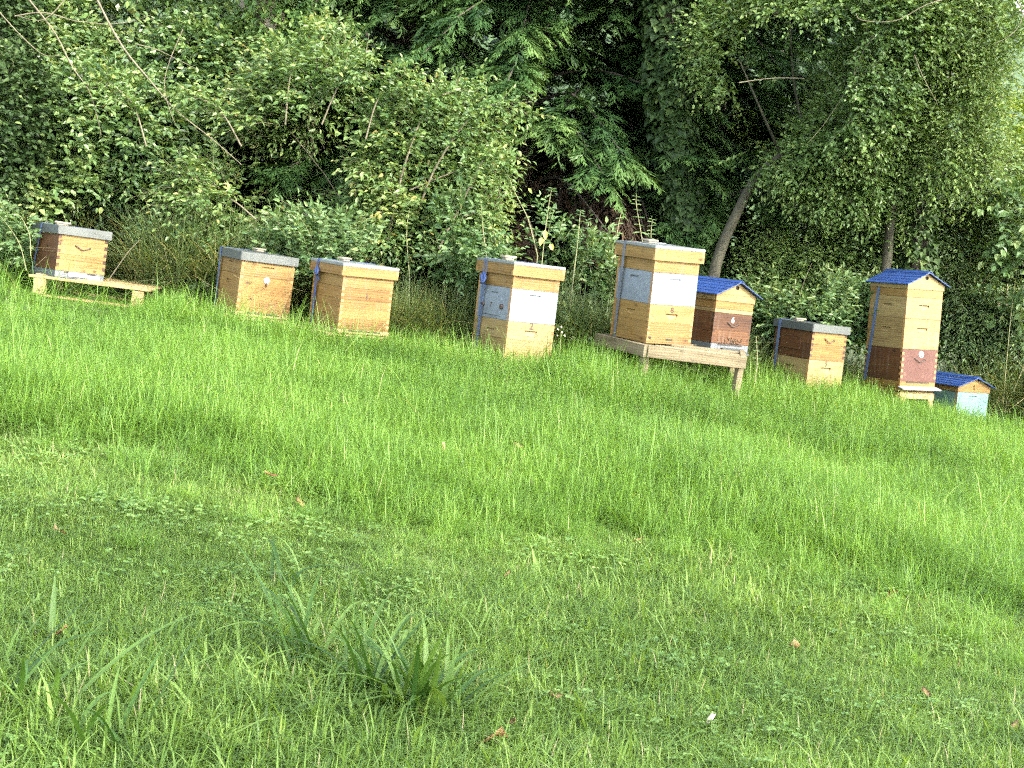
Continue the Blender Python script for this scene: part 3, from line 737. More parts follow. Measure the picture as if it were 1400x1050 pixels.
# --- hive 8 on its stool
HV8 = Hive('tall beehive with blue gabled roof over pale boxes and red brown bottom box', (3.305, 15.339, 0.510), 29.5, -2.6, -1.3, 0.398, 0.478, -0.062); h = HV8
rb = h.box('brood_box', 0.278, M['red'], 1, 11, end='end', label='red brown painted box')
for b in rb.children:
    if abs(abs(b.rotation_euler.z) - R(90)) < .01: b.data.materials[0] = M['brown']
h.box('super', 0.262, M['pale'], 1, 0, front=('scoop', .185), side=('scoop', .175))
h.box('super', 0.184, M['pale'], 1, 6, front=('scoop', .12), side=('scoop', .115))
h.box('feeder', 0.068, M['honey'], 1, 0)
h.wire_handle(h.z + .19, .12)
G = Geo(); zc = h.z + .235
V, F = tube([(0.012, -h.d / 2 - .001, zc), (.012, -h.d / 2 - .006, zc)], [.029, .027], 16); G.add(V, F)
th = np.linspace(0, 2 * np.pi, 16, endpoint=False); cV = np.array([(.012 + .027 * math.cos(a), -h.d / 2 - .006, zc + .027 * math.sin(a)) for a in th])
for k in range(0, 14, 2): G.add(cV[[0, k + 1, k + 2, (k + 3) % 16]], [[0, 1, 2, 3]])
dk = link_mesh('disc', G.mesh('disc', [M['chalk']]), h.root)
h.number('6', zc - .018, .05, 'ink', x=.012, y=.006, parent=dk)
h.floor(0.06, 'amber')
h.gable_roof(ridge=0.112, over=0.042, eave=0.035)
h.strap(0.13, 0.215, 'strap', wd=.034, under_roof=h.z + .79, bottom=h.z - .03)

# --- hive 9, small mint green one
_p9 = at(1311.1, 535.7, 15.95)
h = Hive('low mint green beehive with blue gabled roof, at the right end of the row', (_p9[0], _p9[1], _p9[2] - .332), 33.8, -2.0, 0.0, 0.40, 0.48, -0.05)
h.box('brood_box', 0.332, M['mint'], 1, 0, front=('slot', .295), side=None, label='mint green painted box')
h.floor(0.045, 'grey_wood')
h.gable_roof(ridge=0.085, over=0.045, eave=0.045, wood='honey', hole=False)
box_part('gable_block', (-.009, .009, -.006, .006, 0, .035), [M['amber']], h.root, (0.0, -h.d / 2 - .011, h.top + .03))

# ------------------------------------------------------------------ stands and pallets
def pallet(label, x0, y0, ztop, yaw, length, depth, height, tilt=0.0, boards=4, blocks=2, bottom=True, mat='pallet', bw=0.09):
    root = empty('pallet', (x0, y0, ztop - height), (0, R(tilt), R(yaw)), label, 'pallet', 'pallets under the hives')
    t = 0.02
    for k in range(boards):
        yy = depth * k / (boards - 1) * (1 - bw / depth)
        box_part('board', (0, length, yy, yy + bw, height - t, height), [M[mat]], root, jit=.002)
    for yy in (0.003, depth - bw + .001):
        for k in range(blocks):
            xx = .045 + (length - .09 - .095) * k / (blocks - 1)
            box_part('block', (xx, xx + .09, yy, yy + bw - .008, t if bottom else 0, height - t - .0015), [M[mat]], root, jit=.003)
        if bottom: box_part('board', (.02, length - .03, yy, yy + bw - .006, 0, t - .0015), [M[mat]], root, jit=.002)
    return root
pallet('pale open pallet carrying the leftmost hive, wider than the hive', -3.905, 14.165, 0.660, 1.5, 0.965, 0.75, 0.165, tilt=1.0)
pallet('low pallet half sunk in grass under the hive with the white disc', -2.215, 13.69, 0.552, 28.1, 0.50, 0.58, 0.14, tilt=2.0, boards=5, bottom=False)
pallet('low pallet half sunk in grass under the planked hive marked 1', -1.43, 13.44, 0.520, 33.3, 0.54, 0.60, 0.14, tilt=0.6, boards=5, bottom=False)

st = empty('hive_stand', (1.3, 14.2, float(gz(1.3, 14.2))), label='rough wooden stand with angled front beams and short legs, carrying two hives', cat='stand')
P0, P1, P2, P3 = np.array([.975, 13.685]), np.array([1.785, 13.83]), np.array([1.90, 15.02]), np.array([.615, 14.33])
ztop = lambda p: 0.683 - 0.020 * (p[0] - 1.0)
so_ = np.array(st.location)
def beam(a, b, name, z1a, z1b, hgt=0.092, th=0.045, mat='grey_wood', inner=None):
    d = b - a; L = np.linalg.norm(d); yaw = math.atan2(d[1], d[0]); tl = math.atan2(z1b - z1a, L)
    o = box_part(name, (0.002, L - .002, 0, th, -hgt, 0), [M[mat]], st, (a[0] - so_[0], a[1] - so_[1], z1a - so_[2]), (0, -tl, yaw), jit=.002)
    return o
beam(P0 + [.03, .0], P1, 'beam', ztop(P0), ztop(P1))
beam(P3, P0 + [-.0, .0], 'beam', ztop(P3), ztop(P0))
beam(P1 + [-.0, .05], P2, 'beam', ztop(P1), ztop(P2)); beam(P2 + [-.03, .03], P3 + [.03, .05], 'beam', ztop(P2) - .004, ztop(P3) - .004)
for f, gq in ((.25, .18), (.6, .5), (.85, .8)):
    a = P0 + (P3 - P0) * f; b = P1 + (P2 - P1) * gq
    beam(a + nrm(b - a) * .06, b - nrm(b - a) * .03, 'slat', ztop(a) - .003, ztop(b) - .003, hgt=.022, th=.09)
def leg(p, z1, hgt=None, dx=0.0, sz=.05):
    z0 = float(gz(*p)) - .04
    box_part('leg', (-sz / 2, sz / 2, -sz / 2, sz / 2, z0 - so_[2], z1 - so_[2]), [M['grey_wood']], st, (p[0] - so_[0], p[1] - so_[1], 0), (0, R(dx), R(30)), jit=.004)
leg(P0 + [.02, .085], ztop(P0) - .094); leg(P1 + [-.05, .085], ztop(P1) - .094, dx=2); leg(P3 + [.10, -.02], ztop(P3) - .094, dx=-2); leg(P2 + [-.1, -.08], ztop(P2) - .094)

# stool under hive 8
sb = HV8.world((0, 0, 0)); er = HV8.root.rotation_euler
sg = float(gz(sb.x, sb.y))
stool = empty('hive_stool', (sb.x, sb.y, sg), (0, 0, er.z), 'low wooden stool with short legs under the tall red brown based hive', 'stool')
hz = sb.z - sg - .004
box_part('seat', (-.205, .205, -.25, .245, hz - .022, hz), [M['amber']], stool, rot=(er.x, er.y, 0))
box_part('apron', (-.19, .19, -.262, -.242, hz - .085, hz - .026), [M['pallet']], stool, rot=(er.x, er.y, 0))
for sx in (-1, 1):
    box_part('apron', (-.235, .235, -.01, .01, hz - .085, hz - .026), [M['amber']], stool, (sx * .2, 0, 0), (0, 0, R(90)))
    for yy in (-.225, .225):
        bm = bmesh.new(); v = add_box(bm, -.03, .03, -.03, .03, -.05, hz - .03)
        for q in v[:4]: q.co.x *= .62; q.co.y *= .62; q.co.x += sx * .02; q.co.y += .015 * (1 if yy > 0 else -1)
        bmesh.ops.bevel(bm, geom=list(bm.edges), offset=.003, segments=1, affect='EDGES')
        link_mesh('leg', bm_mesh(bm, 'leg', [M['pallet']]), stool, (sx * .155, yy, 0))
lbm = box_part('landing_board', (-.215, .215, -.075, .0, -.006, .006), [M['tin']], HV8.root, (0, -HV8.d / 2 + .004, HV8.z - .048), (R(14), 0, 0))


# ------------------------------------------------------------------ plants
UP = np.array([0, 0, 1.0])
def unit(n, r): return nrm(r.normal(size=(n, 3)))

def sprigs(g, gs, P, D, ln, nl, L, W, r, mat=0, smat=0, droop=0.25, side=0.9, flat=0.75, stem_r=0.0022, stem_share=0.35, lw=0.45, diamond=False, wide=(0.3, 0.68, 1.0, 0.75), var0=None, curl=.15):
    """leafy twigs: base P, direction D, length ln, nl leaves along each, alternately left and right"""
    n = len(P); ln = np.broadcast_to(ln, (n,)) * r.uniform(.6, 1.3, n)
    t = (np.arange(nl) + .6) / nl * .95 + r.uniform(-.05, .05, (n, nl)); t = np.clip(t, .05, 1)
    dr = droop * r.uniform(.4, 1.6, (n, 1))
    pos = P[:, None] + D[:, None] * (ln[:, None] * t)[..., None] - UP * (dr * ln[:, None] * t * t)[..., None]
    tan = nrm(D[:, None] - UP * (2 * dr * t)[..., None])
    sd = nrm(np.cross(tan, UP) + 1e-4)
    sg = np.where(np.arange(nl) % 2 == 0, 1.0, -1.0)[None, :, None]
    jd = r.normal(size=(n, nl, 3))
    ld = nrm(tan * .7 + sd * sg * side + jd * .38 - UP * .10)
    ld[:, -1] = nrm(tan[:, -1] + jd[:, -1] * .2)
    N = nrm(UP * flat + jd[..., [1, 2, 0]] * .42 + np.array([SUNV[0], SUNV[1], 0.2]) * .35)
    size = r.uniform(.65, 1.2, (n, nl)) * (1 - .35 * t)
    base = (r.uniform(.1, .7, (n, 1)) if var0 is None else var0[:, None])
    var = np.clip(base + r.normal(0, .13, (n, nl)) + .18 * t, 0, 1)
    rare = r.uniform(size=(n, nl)) < .012
    var = np.where(rare, 1.0, var * .93)
    a = (pos.reshape(-1, 3), ld.reshape(-1, 3), N.reshape(-1, 3), (size * L).ravel(), (size * L * lw if W is None else size * W).ravel(), var.ravel())
    if diamond: dia_geo(g, *a, mat=mat)
    else: leaf_geo(g, *a, mat=mat, wide=wide, curl=curl)
    if gs is not None and stem_share > 0:
        k = np.where(r.uniform(size=n) < stem_share)[0]
        if len(k):
            tt = np.array([0, .5, 1.0]); m = len(k)
            q = P[k][:, None] + D[k][:, None] * (ln[k][:, None] * tt)[..., None] - UP * (dr[k] * ln[k][:, None] * tt * tt)[..., None]
            A = nrm(np.cross(D[k], UP) + 1e-4); B = np.cross(A, D[k])
            rr = np.array([1, .75, .35]) * stem_r
            V = np.stack([q[:, i][:, None] + rr[i] * (A[:, None] * np.cos(c) + B[:, None] * np.sin(c)) for i in range(3) for c in [0, 2.09, 4.19]], 1)
            V = V.reshape(m, 9, 3)
            F = np.array([[i * 3 + j, i * 3 + (j + 1) % 3, i * 3 + 3 + (j + 1) % 3, i * 3 + 3 + j] for i in range(2) for j in range(3)])
            gs.add(V.reshape(-1, 3), (np.arange(m)[:, None, None] * 9 + F[None]).reshape(-1, 4), smat)

def blob_points(blobs, n, r, seed, thr=-0.35, nscale=3.2, back=0.25, shell=(.55, 1.0)):
    """positions and outward directions in a set of ellipsoids (cx,cy,cz,rx,ry,rz), thinned by noise so that the crown has gaps"""
    B = np.array(blobs, float); vol = (B[:, 3] * B[:, 5]); pk = vol / vol.sum()
    m = int(n * 2.6); k = r.choice(len(B), m, p=pk); d = unit(m, r)
    rad = r.uniform(shell[0], shell[1], m) ** .7
    P = B[k, :3] + d * B[k, 3:6] * rad[:, None]
    keep = (noise3(P, nscale, seed) > thr) & ((d[:, 1] < 0.25) | (r.uniform(size=m) < back))
    keep &= P[:, 2] > gz(P[:, 0], P[:, 1]) + .03
    P, d = P[keep][:n], d[keep][:n]
    return P, nrm(d + UP * .25)
def pxblob(px, py, y, rx, rz, ry=None):
    c = at(px, py, y); s = FPX / y
    return (c[0], c[1], c[2], rx / s, (ry if ry else (rx + rz) / 2 / s), rz / s)

def shrub(name, label, cat, blobs, n, leaf, stem, L, lw=.5, ln=.32, nl=9, seed=1, droop=.25, thr=-.35, nscale=3.2, base=None, stems=5, stem_r=.018, group=None, up=.0, upper=None, diamond=False, wide=(0.3, 0.68, 1.0, 0.75), back=.25, stem_share=.35, part='foliage', flat=.75, outward=.8):
    r = np.random.default_rng(seed)
    B = np.array(blobs)
    if base is None:
        bx, by = B[:, 0].mean(), B[:, 1].mean() + .2; base = np.array([bx, by, gz(bx, by)])
    root = empty(name, base, label=label, cat=cat, group=group)
    g, gs = Geo(), Geo()
    P, D = blob_points(blobs, n, r, seed, thr, nscale, back)
    D = nrm(D * outward + UP * up + unit(len(P), r) * .5)
    v0 = np.clip(r.uniform(.1, .65, len(P)) + .12 * noise3(P, 2.0, seed + 5), 0, .85)
    sprigs(g, gs, P, D, ln, nl, L, None, r, 0, 1, droop=droop, lw=lw, diamond=diamond, wide=wide, var0=v0, stem_share=stem_share, flat=flat)
    if upper is not None:
        ub, un, uL = upper
        P, D = blob_points(ub, un, r, seed + 9, -.9, 2, 1.0, (.2, 1.0))
        sprigs(g, None, P, nrm(D + unit(len(P), r) * .6), uL * 3.2, 7, uL, None, r, 0, 1, droop=.3, lw=.6, diamond=True)
    for k in range(stems):
        b = B[k % len(B)]
        tip = b[:3] + r.normal(size=3) * b[3:6] * .35
        b0 = base + np.array([r.normal() * .12, r.normal() * .12, -.05])
        mid = b0 * .55 + tip * .45 + np.array([r.normal() * .12, r.normal() * .1, .25])
        V, F = tube(spline([b0, mid, tip], 8), np.linspace(stem_r, stem_r * .25, 8), 6, .06, k); gk = Geo(); gk.add(V, F)
        gk.obj('stem', [stem], root, smooth=True)
    f = g; f.V += gs.V; f.F += [x + g.n for x in gs.F] if False else []
    if gs.n:
        off = g.n
        for Vx in gs.V: pass
        # append the twigs to the foliage mesh
        base_i = 0
        for Fx, Mx, Ax in zip(gs.F, gs.M, gs.A): g.F.append(Fx + off); g.M.append(Mx); g.A.append(Ax)
        g.n += gs.n
    o = g.obj(part, [leaf, stem], root, kind='stuff')
    return root

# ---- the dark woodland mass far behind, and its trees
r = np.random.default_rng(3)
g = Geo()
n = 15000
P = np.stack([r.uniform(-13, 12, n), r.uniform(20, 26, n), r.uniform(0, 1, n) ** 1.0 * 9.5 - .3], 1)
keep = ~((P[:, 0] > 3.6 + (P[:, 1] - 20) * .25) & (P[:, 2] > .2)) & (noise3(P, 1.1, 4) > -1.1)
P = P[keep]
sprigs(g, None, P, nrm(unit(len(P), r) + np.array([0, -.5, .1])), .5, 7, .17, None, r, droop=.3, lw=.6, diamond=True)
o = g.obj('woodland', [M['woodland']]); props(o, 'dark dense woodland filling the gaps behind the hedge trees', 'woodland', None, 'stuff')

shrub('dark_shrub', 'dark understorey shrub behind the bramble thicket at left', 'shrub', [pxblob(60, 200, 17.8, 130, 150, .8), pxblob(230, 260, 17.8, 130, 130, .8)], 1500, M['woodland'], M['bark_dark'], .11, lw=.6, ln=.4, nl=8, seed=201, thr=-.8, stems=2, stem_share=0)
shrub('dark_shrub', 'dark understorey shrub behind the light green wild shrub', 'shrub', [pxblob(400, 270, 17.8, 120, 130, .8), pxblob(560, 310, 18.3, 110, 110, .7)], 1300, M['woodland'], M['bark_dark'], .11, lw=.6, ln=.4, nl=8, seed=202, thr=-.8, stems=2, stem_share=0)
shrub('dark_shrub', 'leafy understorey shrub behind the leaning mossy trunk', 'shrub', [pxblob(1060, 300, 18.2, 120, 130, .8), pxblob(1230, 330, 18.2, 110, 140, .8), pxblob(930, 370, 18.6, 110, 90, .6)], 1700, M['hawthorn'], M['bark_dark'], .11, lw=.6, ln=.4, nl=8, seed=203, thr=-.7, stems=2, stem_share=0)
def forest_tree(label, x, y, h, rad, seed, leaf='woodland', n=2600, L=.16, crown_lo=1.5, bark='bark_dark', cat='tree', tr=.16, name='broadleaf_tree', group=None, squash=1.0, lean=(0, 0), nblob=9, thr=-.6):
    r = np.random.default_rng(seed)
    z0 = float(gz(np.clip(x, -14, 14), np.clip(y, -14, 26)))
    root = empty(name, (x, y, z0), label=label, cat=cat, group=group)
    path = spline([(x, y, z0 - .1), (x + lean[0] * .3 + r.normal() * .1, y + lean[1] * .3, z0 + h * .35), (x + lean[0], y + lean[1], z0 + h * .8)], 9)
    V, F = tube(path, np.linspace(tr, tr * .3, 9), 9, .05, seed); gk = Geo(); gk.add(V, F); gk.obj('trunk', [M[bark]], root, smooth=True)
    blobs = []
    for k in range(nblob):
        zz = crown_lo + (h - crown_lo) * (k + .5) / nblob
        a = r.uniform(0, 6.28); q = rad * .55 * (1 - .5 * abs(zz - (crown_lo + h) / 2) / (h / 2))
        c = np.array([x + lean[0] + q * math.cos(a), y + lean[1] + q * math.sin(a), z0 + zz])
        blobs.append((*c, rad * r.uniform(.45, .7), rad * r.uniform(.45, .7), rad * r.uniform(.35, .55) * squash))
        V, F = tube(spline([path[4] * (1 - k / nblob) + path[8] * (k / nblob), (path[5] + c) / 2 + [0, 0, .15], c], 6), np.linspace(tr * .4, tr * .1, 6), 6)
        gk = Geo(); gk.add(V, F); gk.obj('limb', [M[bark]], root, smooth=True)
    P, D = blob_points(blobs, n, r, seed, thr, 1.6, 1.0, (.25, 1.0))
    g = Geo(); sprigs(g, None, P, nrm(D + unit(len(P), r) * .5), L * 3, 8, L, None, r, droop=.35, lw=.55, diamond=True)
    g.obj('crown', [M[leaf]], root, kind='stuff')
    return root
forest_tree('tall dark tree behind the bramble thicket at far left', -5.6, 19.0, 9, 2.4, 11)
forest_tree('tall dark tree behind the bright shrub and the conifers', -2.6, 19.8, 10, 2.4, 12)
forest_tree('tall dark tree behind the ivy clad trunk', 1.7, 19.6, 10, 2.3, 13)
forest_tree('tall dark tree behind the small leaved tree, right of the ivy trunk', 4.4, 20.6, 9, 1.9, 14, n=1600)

# ---- trees at the right hand side of the meadow, beyond the frame: they dapple the lawn and the hedge
def shade_tree(label, x, y, blobs, seed, n, L=.17, tr=.17, thr=-.5):
    r = np.random.default_rng(seed); z0 = float(gz(np.clip(x, -14, 14), np.clip(y, -14, 26)))
    root = empty('broadleaf_tree', (x, y, z0), label=label, cat='tree')
    B = np.array(blobs); top = B[:, :3].mean(0)
    path = spline([(x, y, z0 - .1), (x * .7 + top[0] * .3, y * .7 + top[1] * .3, top[2] * .5), tuple(top)], 9)
    V, F = tube(path, np.linspace(tr, tr * .35, 9), 9, .05, seed); gk = Geo(); gk.add(V, F); gk.obj('trunk', [M['bark_dark']], root, smooth=True)
    for c in B[:, :3]:
        V, F = tube(spline([path[5], (path[6] + c) / 2 + [0, 0, .2], c], 6), np.linspace(tr * .4, tr * .1, 6), 6)
        gk = Geo(); gk.add(V, F); gk.obj('limb', [M['bark_dark']], root, smooth=True)
    P, D = blob_points(blobs, n, r, seed, thr, 1.4, 1.0, (.2, 1.0))
    g = Geo(); sprigs(g, None, P, nrm(D + unit(len(P), r) * .5), L * 3, 8, L, None, r, droop=.35, lw=.55, diamond=True)
    g.obj('crown', [M['hawthorn']], root, kind='stuff')
def lift(px, py, t, dx=0.0, dy=0.0):
    return on_ground(px, py) + np.array([dx, dy, 0]) + SUNV * t
fb = [(*lift(a, b, 12.0), 1.15, 1.15, .9) for a, b in ((40, 830), (330, 840), (560, 890), (820, 930), (1080, 960), (1300, 1010))]
fb2 = [(*lift(a, b, 12.0), 1.0, 1.0, .8) for a, b in ((100, 960), (450, 1030), (800, 1060), (-150, 760), (1200, 1100))]
shade_tree('broad leafy tree right of the meadow whose crown shades the mown lawn', 8.2, -3.2, fb, 301, 330, thr=-.05)
shade_tree('second leafy tree right of the meadow, nearer to the path of the viewer', 5.6, -5.2, fb2, 302, 170, thr=-.05)
shade_tree('slender tree right of the meadow shading the long grass below the stand', 11.5, 3.4, [(*lift(a, b, 13.0), 1.0, .8, .6) for a, b in ((980, 590), (1180, 620), (1350, 690))], 303, 105, thr=.05)
shade_tree('airy unseen tree added right of the meadow to lightly shade the grass along the hives', 9.6, .6, [(*lift(a, b, 12.5), 1.1, .75, .55) for a, b in ((120, 480), (420, 510), (700, 560), (820, 590))], 305, 150, thr=.0)  # sparse crown added so this grass stays duller than the bright band
shade_tree('tall tree at the right end of the hedge shading the small leaved trees', 13.0, 9.0, [(*(at(a, b, 15.8) + SUNV * 13.0), 1.2, 1.2, .55) for a, b in ((1180, 60), (1330, 60), (1130, 170))], 304, 130, thr=-.05)

# ---- conifers with drooping flat sprays
def conifer(label, x, y, h, seed, zr=(0.4, 4.4), nb=60, reach=(1.2, 2.2), dead=True, full_az=False, tr=.17):
    r = np.random.default_rng(seed); z0 = float(gz(x, y))
    root = empty('conifer', (x, y, z0), label=label, cat='conifer', group='conifers behind the hives')
    V, F = tube([(x, y, z0 - .1), (x + .03, y, z0 + h * .5), (x, y, z0 + h)], [tr, tr * .65, .03], 9, .04, seed); gk = Geo(); gk.add(V, F); gk.obj('trunk', [M['bark_dark']], root, smooth=True)
    g = Geo(); gb = Geo(); gd = Geo()
    def spray(P, A, S, ln, var, gg, live=True):
        """P base, A axis, S side vector; pinnate branchlets, each with three narrow fingers"""
        m = len(P); np_ = 8
        t = (np.arange(np_) + .7) / np_
        dro = r.uniform(.12, .4, (m, 1))
        base = P[:, None] + A[:, None] * (ln[:, None] * t)[..., None] - UP * (dro * ln[:, None] * t ** 2)[..., None]
        tan = nrm(A[:, None] - UP * (2 * dro * t)[..., None])
        for sg in (-1, 1):
            bl = ln[:, None] * (.46 * np.sin(np.clip(t * 1.05 + .12, 0, 1) * np.pi * .86) + .06) * r.uniform(.75, 1.2, (m, np_))
            bd = nrm(tan * .8 + S[:, None] * sg * .75 + r.normal(size=(m, np_, 3)) * .12 - UP * .12)
            N = nrm(np.cross(bd, S[:, None] * sg) * -1 * 0 + UP + r.normal(size=(m, np_, 3)) * .3)
            for q, (off, sc, ang) in enumerate(((0, 1, 0), (.18, .55, .6), (.3, .55, -.6), (.5, .45, .55), (.62, .4, -.55))):
                sd = np.cross(N, bd)
                d2 = nrm(bd + sd * ang + r.normal(size=bd.shape) * .06 - UP * .1)
                pp = base + bd * (bl * off)[..., None]
                vv = np.clip(var[:, None] + .3 * t + r.normal(0, .08, (m, np_)), 0, 1)
                dia_geo(gg, pp.reshape(-1, 3), d2.reshape(-1, 3), N.reshape(-1, 3), (bl * sc).ravel(), (bl * sc * .15 + .004).ravel(), vv.ravel(), wpos=.4)
        dia_geo(gg, P + A * ln[:, None] * .75 - UP * (dro[:, 0] * ln * .56)[:, None], nrm(A - UP * dro * 1.6), np.tile(UP, (m, 1)), ln * .4, ln * .06, np.clip(var + .35, 0, 1))
    for k in range(nb):
        z = zr[0] + (zr[1] - zr[0]) * (k + r.uniform(0, 1)) / nb
        az = r.uniform(0, 2 * np.pi) if (full_az or r.uniform() < .25) else -np.pi / 2 + r.normal() * .95
        L = r.uniform(*reach) * (1 - .35 * z / h)
        d = np.array([math.cos(az), math.sin(az), 0])
        b0 = np.array([x, y, z0 + z])
        pts = spline([b0, b0 + d * L * .45 + UP * (.10 * L), b0 + d * L - UP * r.uniform(.02, .28) * L], 9)
        V, F = tube(pts, np.linspace(.022, .004, 9), 5); gb.add(V, F)
        isdead = dead and z < 1.7 and r.uniform() < .8
        m = int(20 * L) if not isdead else int(8 * L)
        u = r.uniform(.30 if not isdead else .2, 1.0, m) ** .8; idx = np.clip(u * 8, 0, 7.999); i0 = idx.astype(int); fr = (idx - i0)[:, None]
        P = pts[i0] * (1 - fr) + pts[i0 + 1] * fr
        tn = nrm(pts[i0 + 1] - pts[i0]); sd = nrm(np.cross(tn, UP))
        sgn = r.choice([-1.0, 1.0], m)[:, None]
        A = nrm(tn * .75 + sd * sgn * r.uniform(.2, 1.0, (m, 1)) + UP * r.uniform(-.25, .22, (m, 1)) + r.normal(size=(m, 3)) * .12)
        A[-1] = nrm(tn[-1])
        S2 = nrm(np.cross(A, UP + r.normal(size=(m, 3)) * .25))
        ln = r.uniform(.22, .46, m) * (1.1 - .25 * u)
        if isdead: spray(P, nrm(A * .5 - UP * .7), S2, ln * .9, r.uniform(.0, .6, m), gd)
        else: spray(P, A, S2, ln, r.uniform(.05, .45, m) + .15 * (u > .8), g)
    gb.obj('branches', [M['bark_dark']], root, kind='stuff'); g.obj('crown', [M['conifer']], root, kind='stuff')
    if gd.n: gd.obj('dead_fronds', [M['dead']], root, kind='stuff')
    # upper part out of the picture: coarser
    return root
p = at(700, 300, 17.3); conifer('broad dark conifer with bright hanging sprays right of the bright shrub', p[0], 17.3, 9, 21, nb=64, zr=(.5, 4.2))
p = at(830, 300, 17.9); conifer('dark conifer close beside the ivy clad trunk', p[0], 17.9, 10, 22, nb=58, zr=(.9, 4.4))
p = at(540, 200, 17.8); conifer('dark conifer half hidden behind the bright shrub', p[0], 17.8, 9, 23, nb=48, zr=(1.2, 4.2), dead=False)
p = at(965, 200, 18.4); conifer('dark conifer between the ivy clad trunk and the leaning mossy trunk', p[0], 18.4, 9, 24, nb=36, zr=(1.6, 4.4), dead=False)

# ---- the ivy clad trunk
def ivy_trunk(label, pts, rad, seed, n, leaf, L=.062, bark='bark_dark', spread=1.55, name='ivy_clad_trunk', skirt=0.0, part='ivy'):
    r = np.random.default_rng(seed); pth = spline(pts, 24)
    z0 = float(gz(pth[0][0], pth[0][1]))
    root = empty(name, (pth[0][0], pth[0][1], z0), label=label, cat='tree trunk')
    V, F = tube(pth, np.linspace(rad * 1.15, rad * .85, 24), 10, .05, seed); gk = Geo(); gk.add(V, F); gk.obj('trunk', [M[bark]], root, smooth=True)
    u = r.uniform(0, 22.99, n); i0 = u.astype(int); fr = (u - i0)[:, None]
    C = pth[i0] * (1 - fr) + pth[i0 + 1] * fr
    a = r.uniform(0, 2 * np.pi, n)
    od = np.stack([np.cos(a), np.sin(a), np.zeros(n)], 1)
    h01 = u / 23
    rr = rad * (1.1 + (spread - 1) * r.uniform(0, 1, n) ** .7 * (1 + .5 * noise3(C + od * .3, 5, seed))) * (1 + skirt * np.clip(1 - h01 * 3.2, 0, 1) ** 1.3)
    P = C + od * rr[:, None]
    tang = np.stack([-np.sin(a), np.cos(a), np.zeros(n)], 1)
    D = nrm(-UP * .72 + od * .45 + tang * r.normal(0, .6, (n, 1)) + r.normal(size=(n, 3)) * .15)
    N = nrm(od * .6 + UP * .8 + r.normal(size=(n, 3)) * .42)
    g = Geo(); sz = r.uniform(.6, 1.25, n) * L
    leaf_geo(g, P, D, N, sz, sz * 1.05, np.clip(r.normal(.45, .2, n), 0, 1), wide=(.25, .62, 1.1, .6), fold=.12, curl=.1)
    g.obj(part, [leaf], root, kind='stuff')
    return root
ivy_trunk('straight trunk wrapped in dark glossy ivy, right of the conifers', [at(955, 440, 16.3), at(938, 330, 16.3), at(922, 180, 16.3), at(914, 60, 16.3), at(910, -160, 16.3)], .125, 31, 6000, M['ivy'], L=.078, skirt=1.1)
ivy_trunk('pale forked trunk with light green ivy at the top edge behind the bramble', [at(420, 330, 17), at(395, 160, 17), at(372, 40, 17), at(362, -120, 17)], .15, 32, 3000, M['ivy_light'], bark='bark_pale', L=.07, spread=1.8)
def bare_trunk(name, label, pts, r0, r1, bark, seed, cat='tree trunk'):
    pth = spline(pts, 14); z0 = float(gz(pth[0][0], pth[0][1]))
    root = empty(name, (pth[0][0], pth[0][1], z0), label=label, cat=cat)
    V, F = tube(pth, np.linspace(r0, r1, 14), 9, .05, seed); gk = Geo(); gk.add(V, F); gk.obj('trunk', [M[bark]], root, smooth=True)
    return root
bare_trunk('tree_trunk', 'pale bare trunk standing left of the light green ivy at top edge', [at(345, 330, 17.6), at(341, 150, 17.6), at(336, 0, 17.6), at(332, -120, 17.6)], .075, .06, 'bark_pale', 33)
bare_trunk('tree_trunk', 'thin black leaning trunk below the small leaved tree', [at(1000, 430, 17.0), at(1025, 370, 17.0), at(1050, 325, 17.1), at(1085, 280, 17.2)], .075, .05, 'bark_dark', 34)
bare_trunk('fallen_branch', 'dark horizontal dead branch crossing behind the leaning mossy trunk', [at(945, 268, 16.9), at(1000, 266, 16.8), at(1040, 252, 16.7), at(1100, 240, 16.9)], .022, .012, 'bark_dark', 35, 'branch')

# ---- thickets on the left
shrub('bramble_thicket', 'dark green bramble thicket behind the leftmost hive', 'bramble',
      [pxblob(150, 200, 16.35, 130, 90), pxblob(100, 290, 15.85, 120, 60), pxblob(260, 270, 15.95, 120, 70), pxblob(300, 120, 17.25, 120, 80), pxblob(60, 110, 17.35, 110, 90), pxblob(190, 60, 17.75, 140, 80)],
      5600, M['bramble'], M['twig'], .088, lw=.58, ln=.34, nl=9, seed=41, thr=-.4, nscale=2.6, stems=5, stem_r=.012,
      upper=([pxblob(150, -120, 18.25, 260, 160), pxblob(-150, 50, 17.75, 160, 260)], 900, .13))
shrub('ivy_shrub', 'dark glossy ivy shrub at the left edge of the hedge', 'ivy shrub',
      [pxblob(0, 170, 15.65, 70, 90), pxblob(20, 250, 15.55, 70, 50), pxblob(-20, 50, 16.35, 60, 90)],
      1100, M['ivy'], M['bark_dark'], .075, lw=.75, ln=.26, nl=8, seed=42, thr=-.5, stems=3)
shrub('wild_shrub', 'sunlit light green wild shrub with arching sprays behind the second and third hives', 'shrub',
      [pxblob(430, 190, 15.75, 95, 100), pxblob(545, 220, 15.65, 105, 85), pxblob(610, 175, 15.65, 75, 45), pxblob(370, 280, 15.45, 120, 50), pxblob(510, 300, 15.35, 135, 48), pxblob(590, 270, 15.55, 75, 65), pxblob(400, 100, 16.35, 70, 60)],
      5000, M['bright'], M['twig'], .080, lw=.5, ln=.42, nl=10, seed=43, thr=-.38, nscale=3.0, stems=6, stem_r=.012, up=.2, outward=.8, back=.3, stem_share=.6)
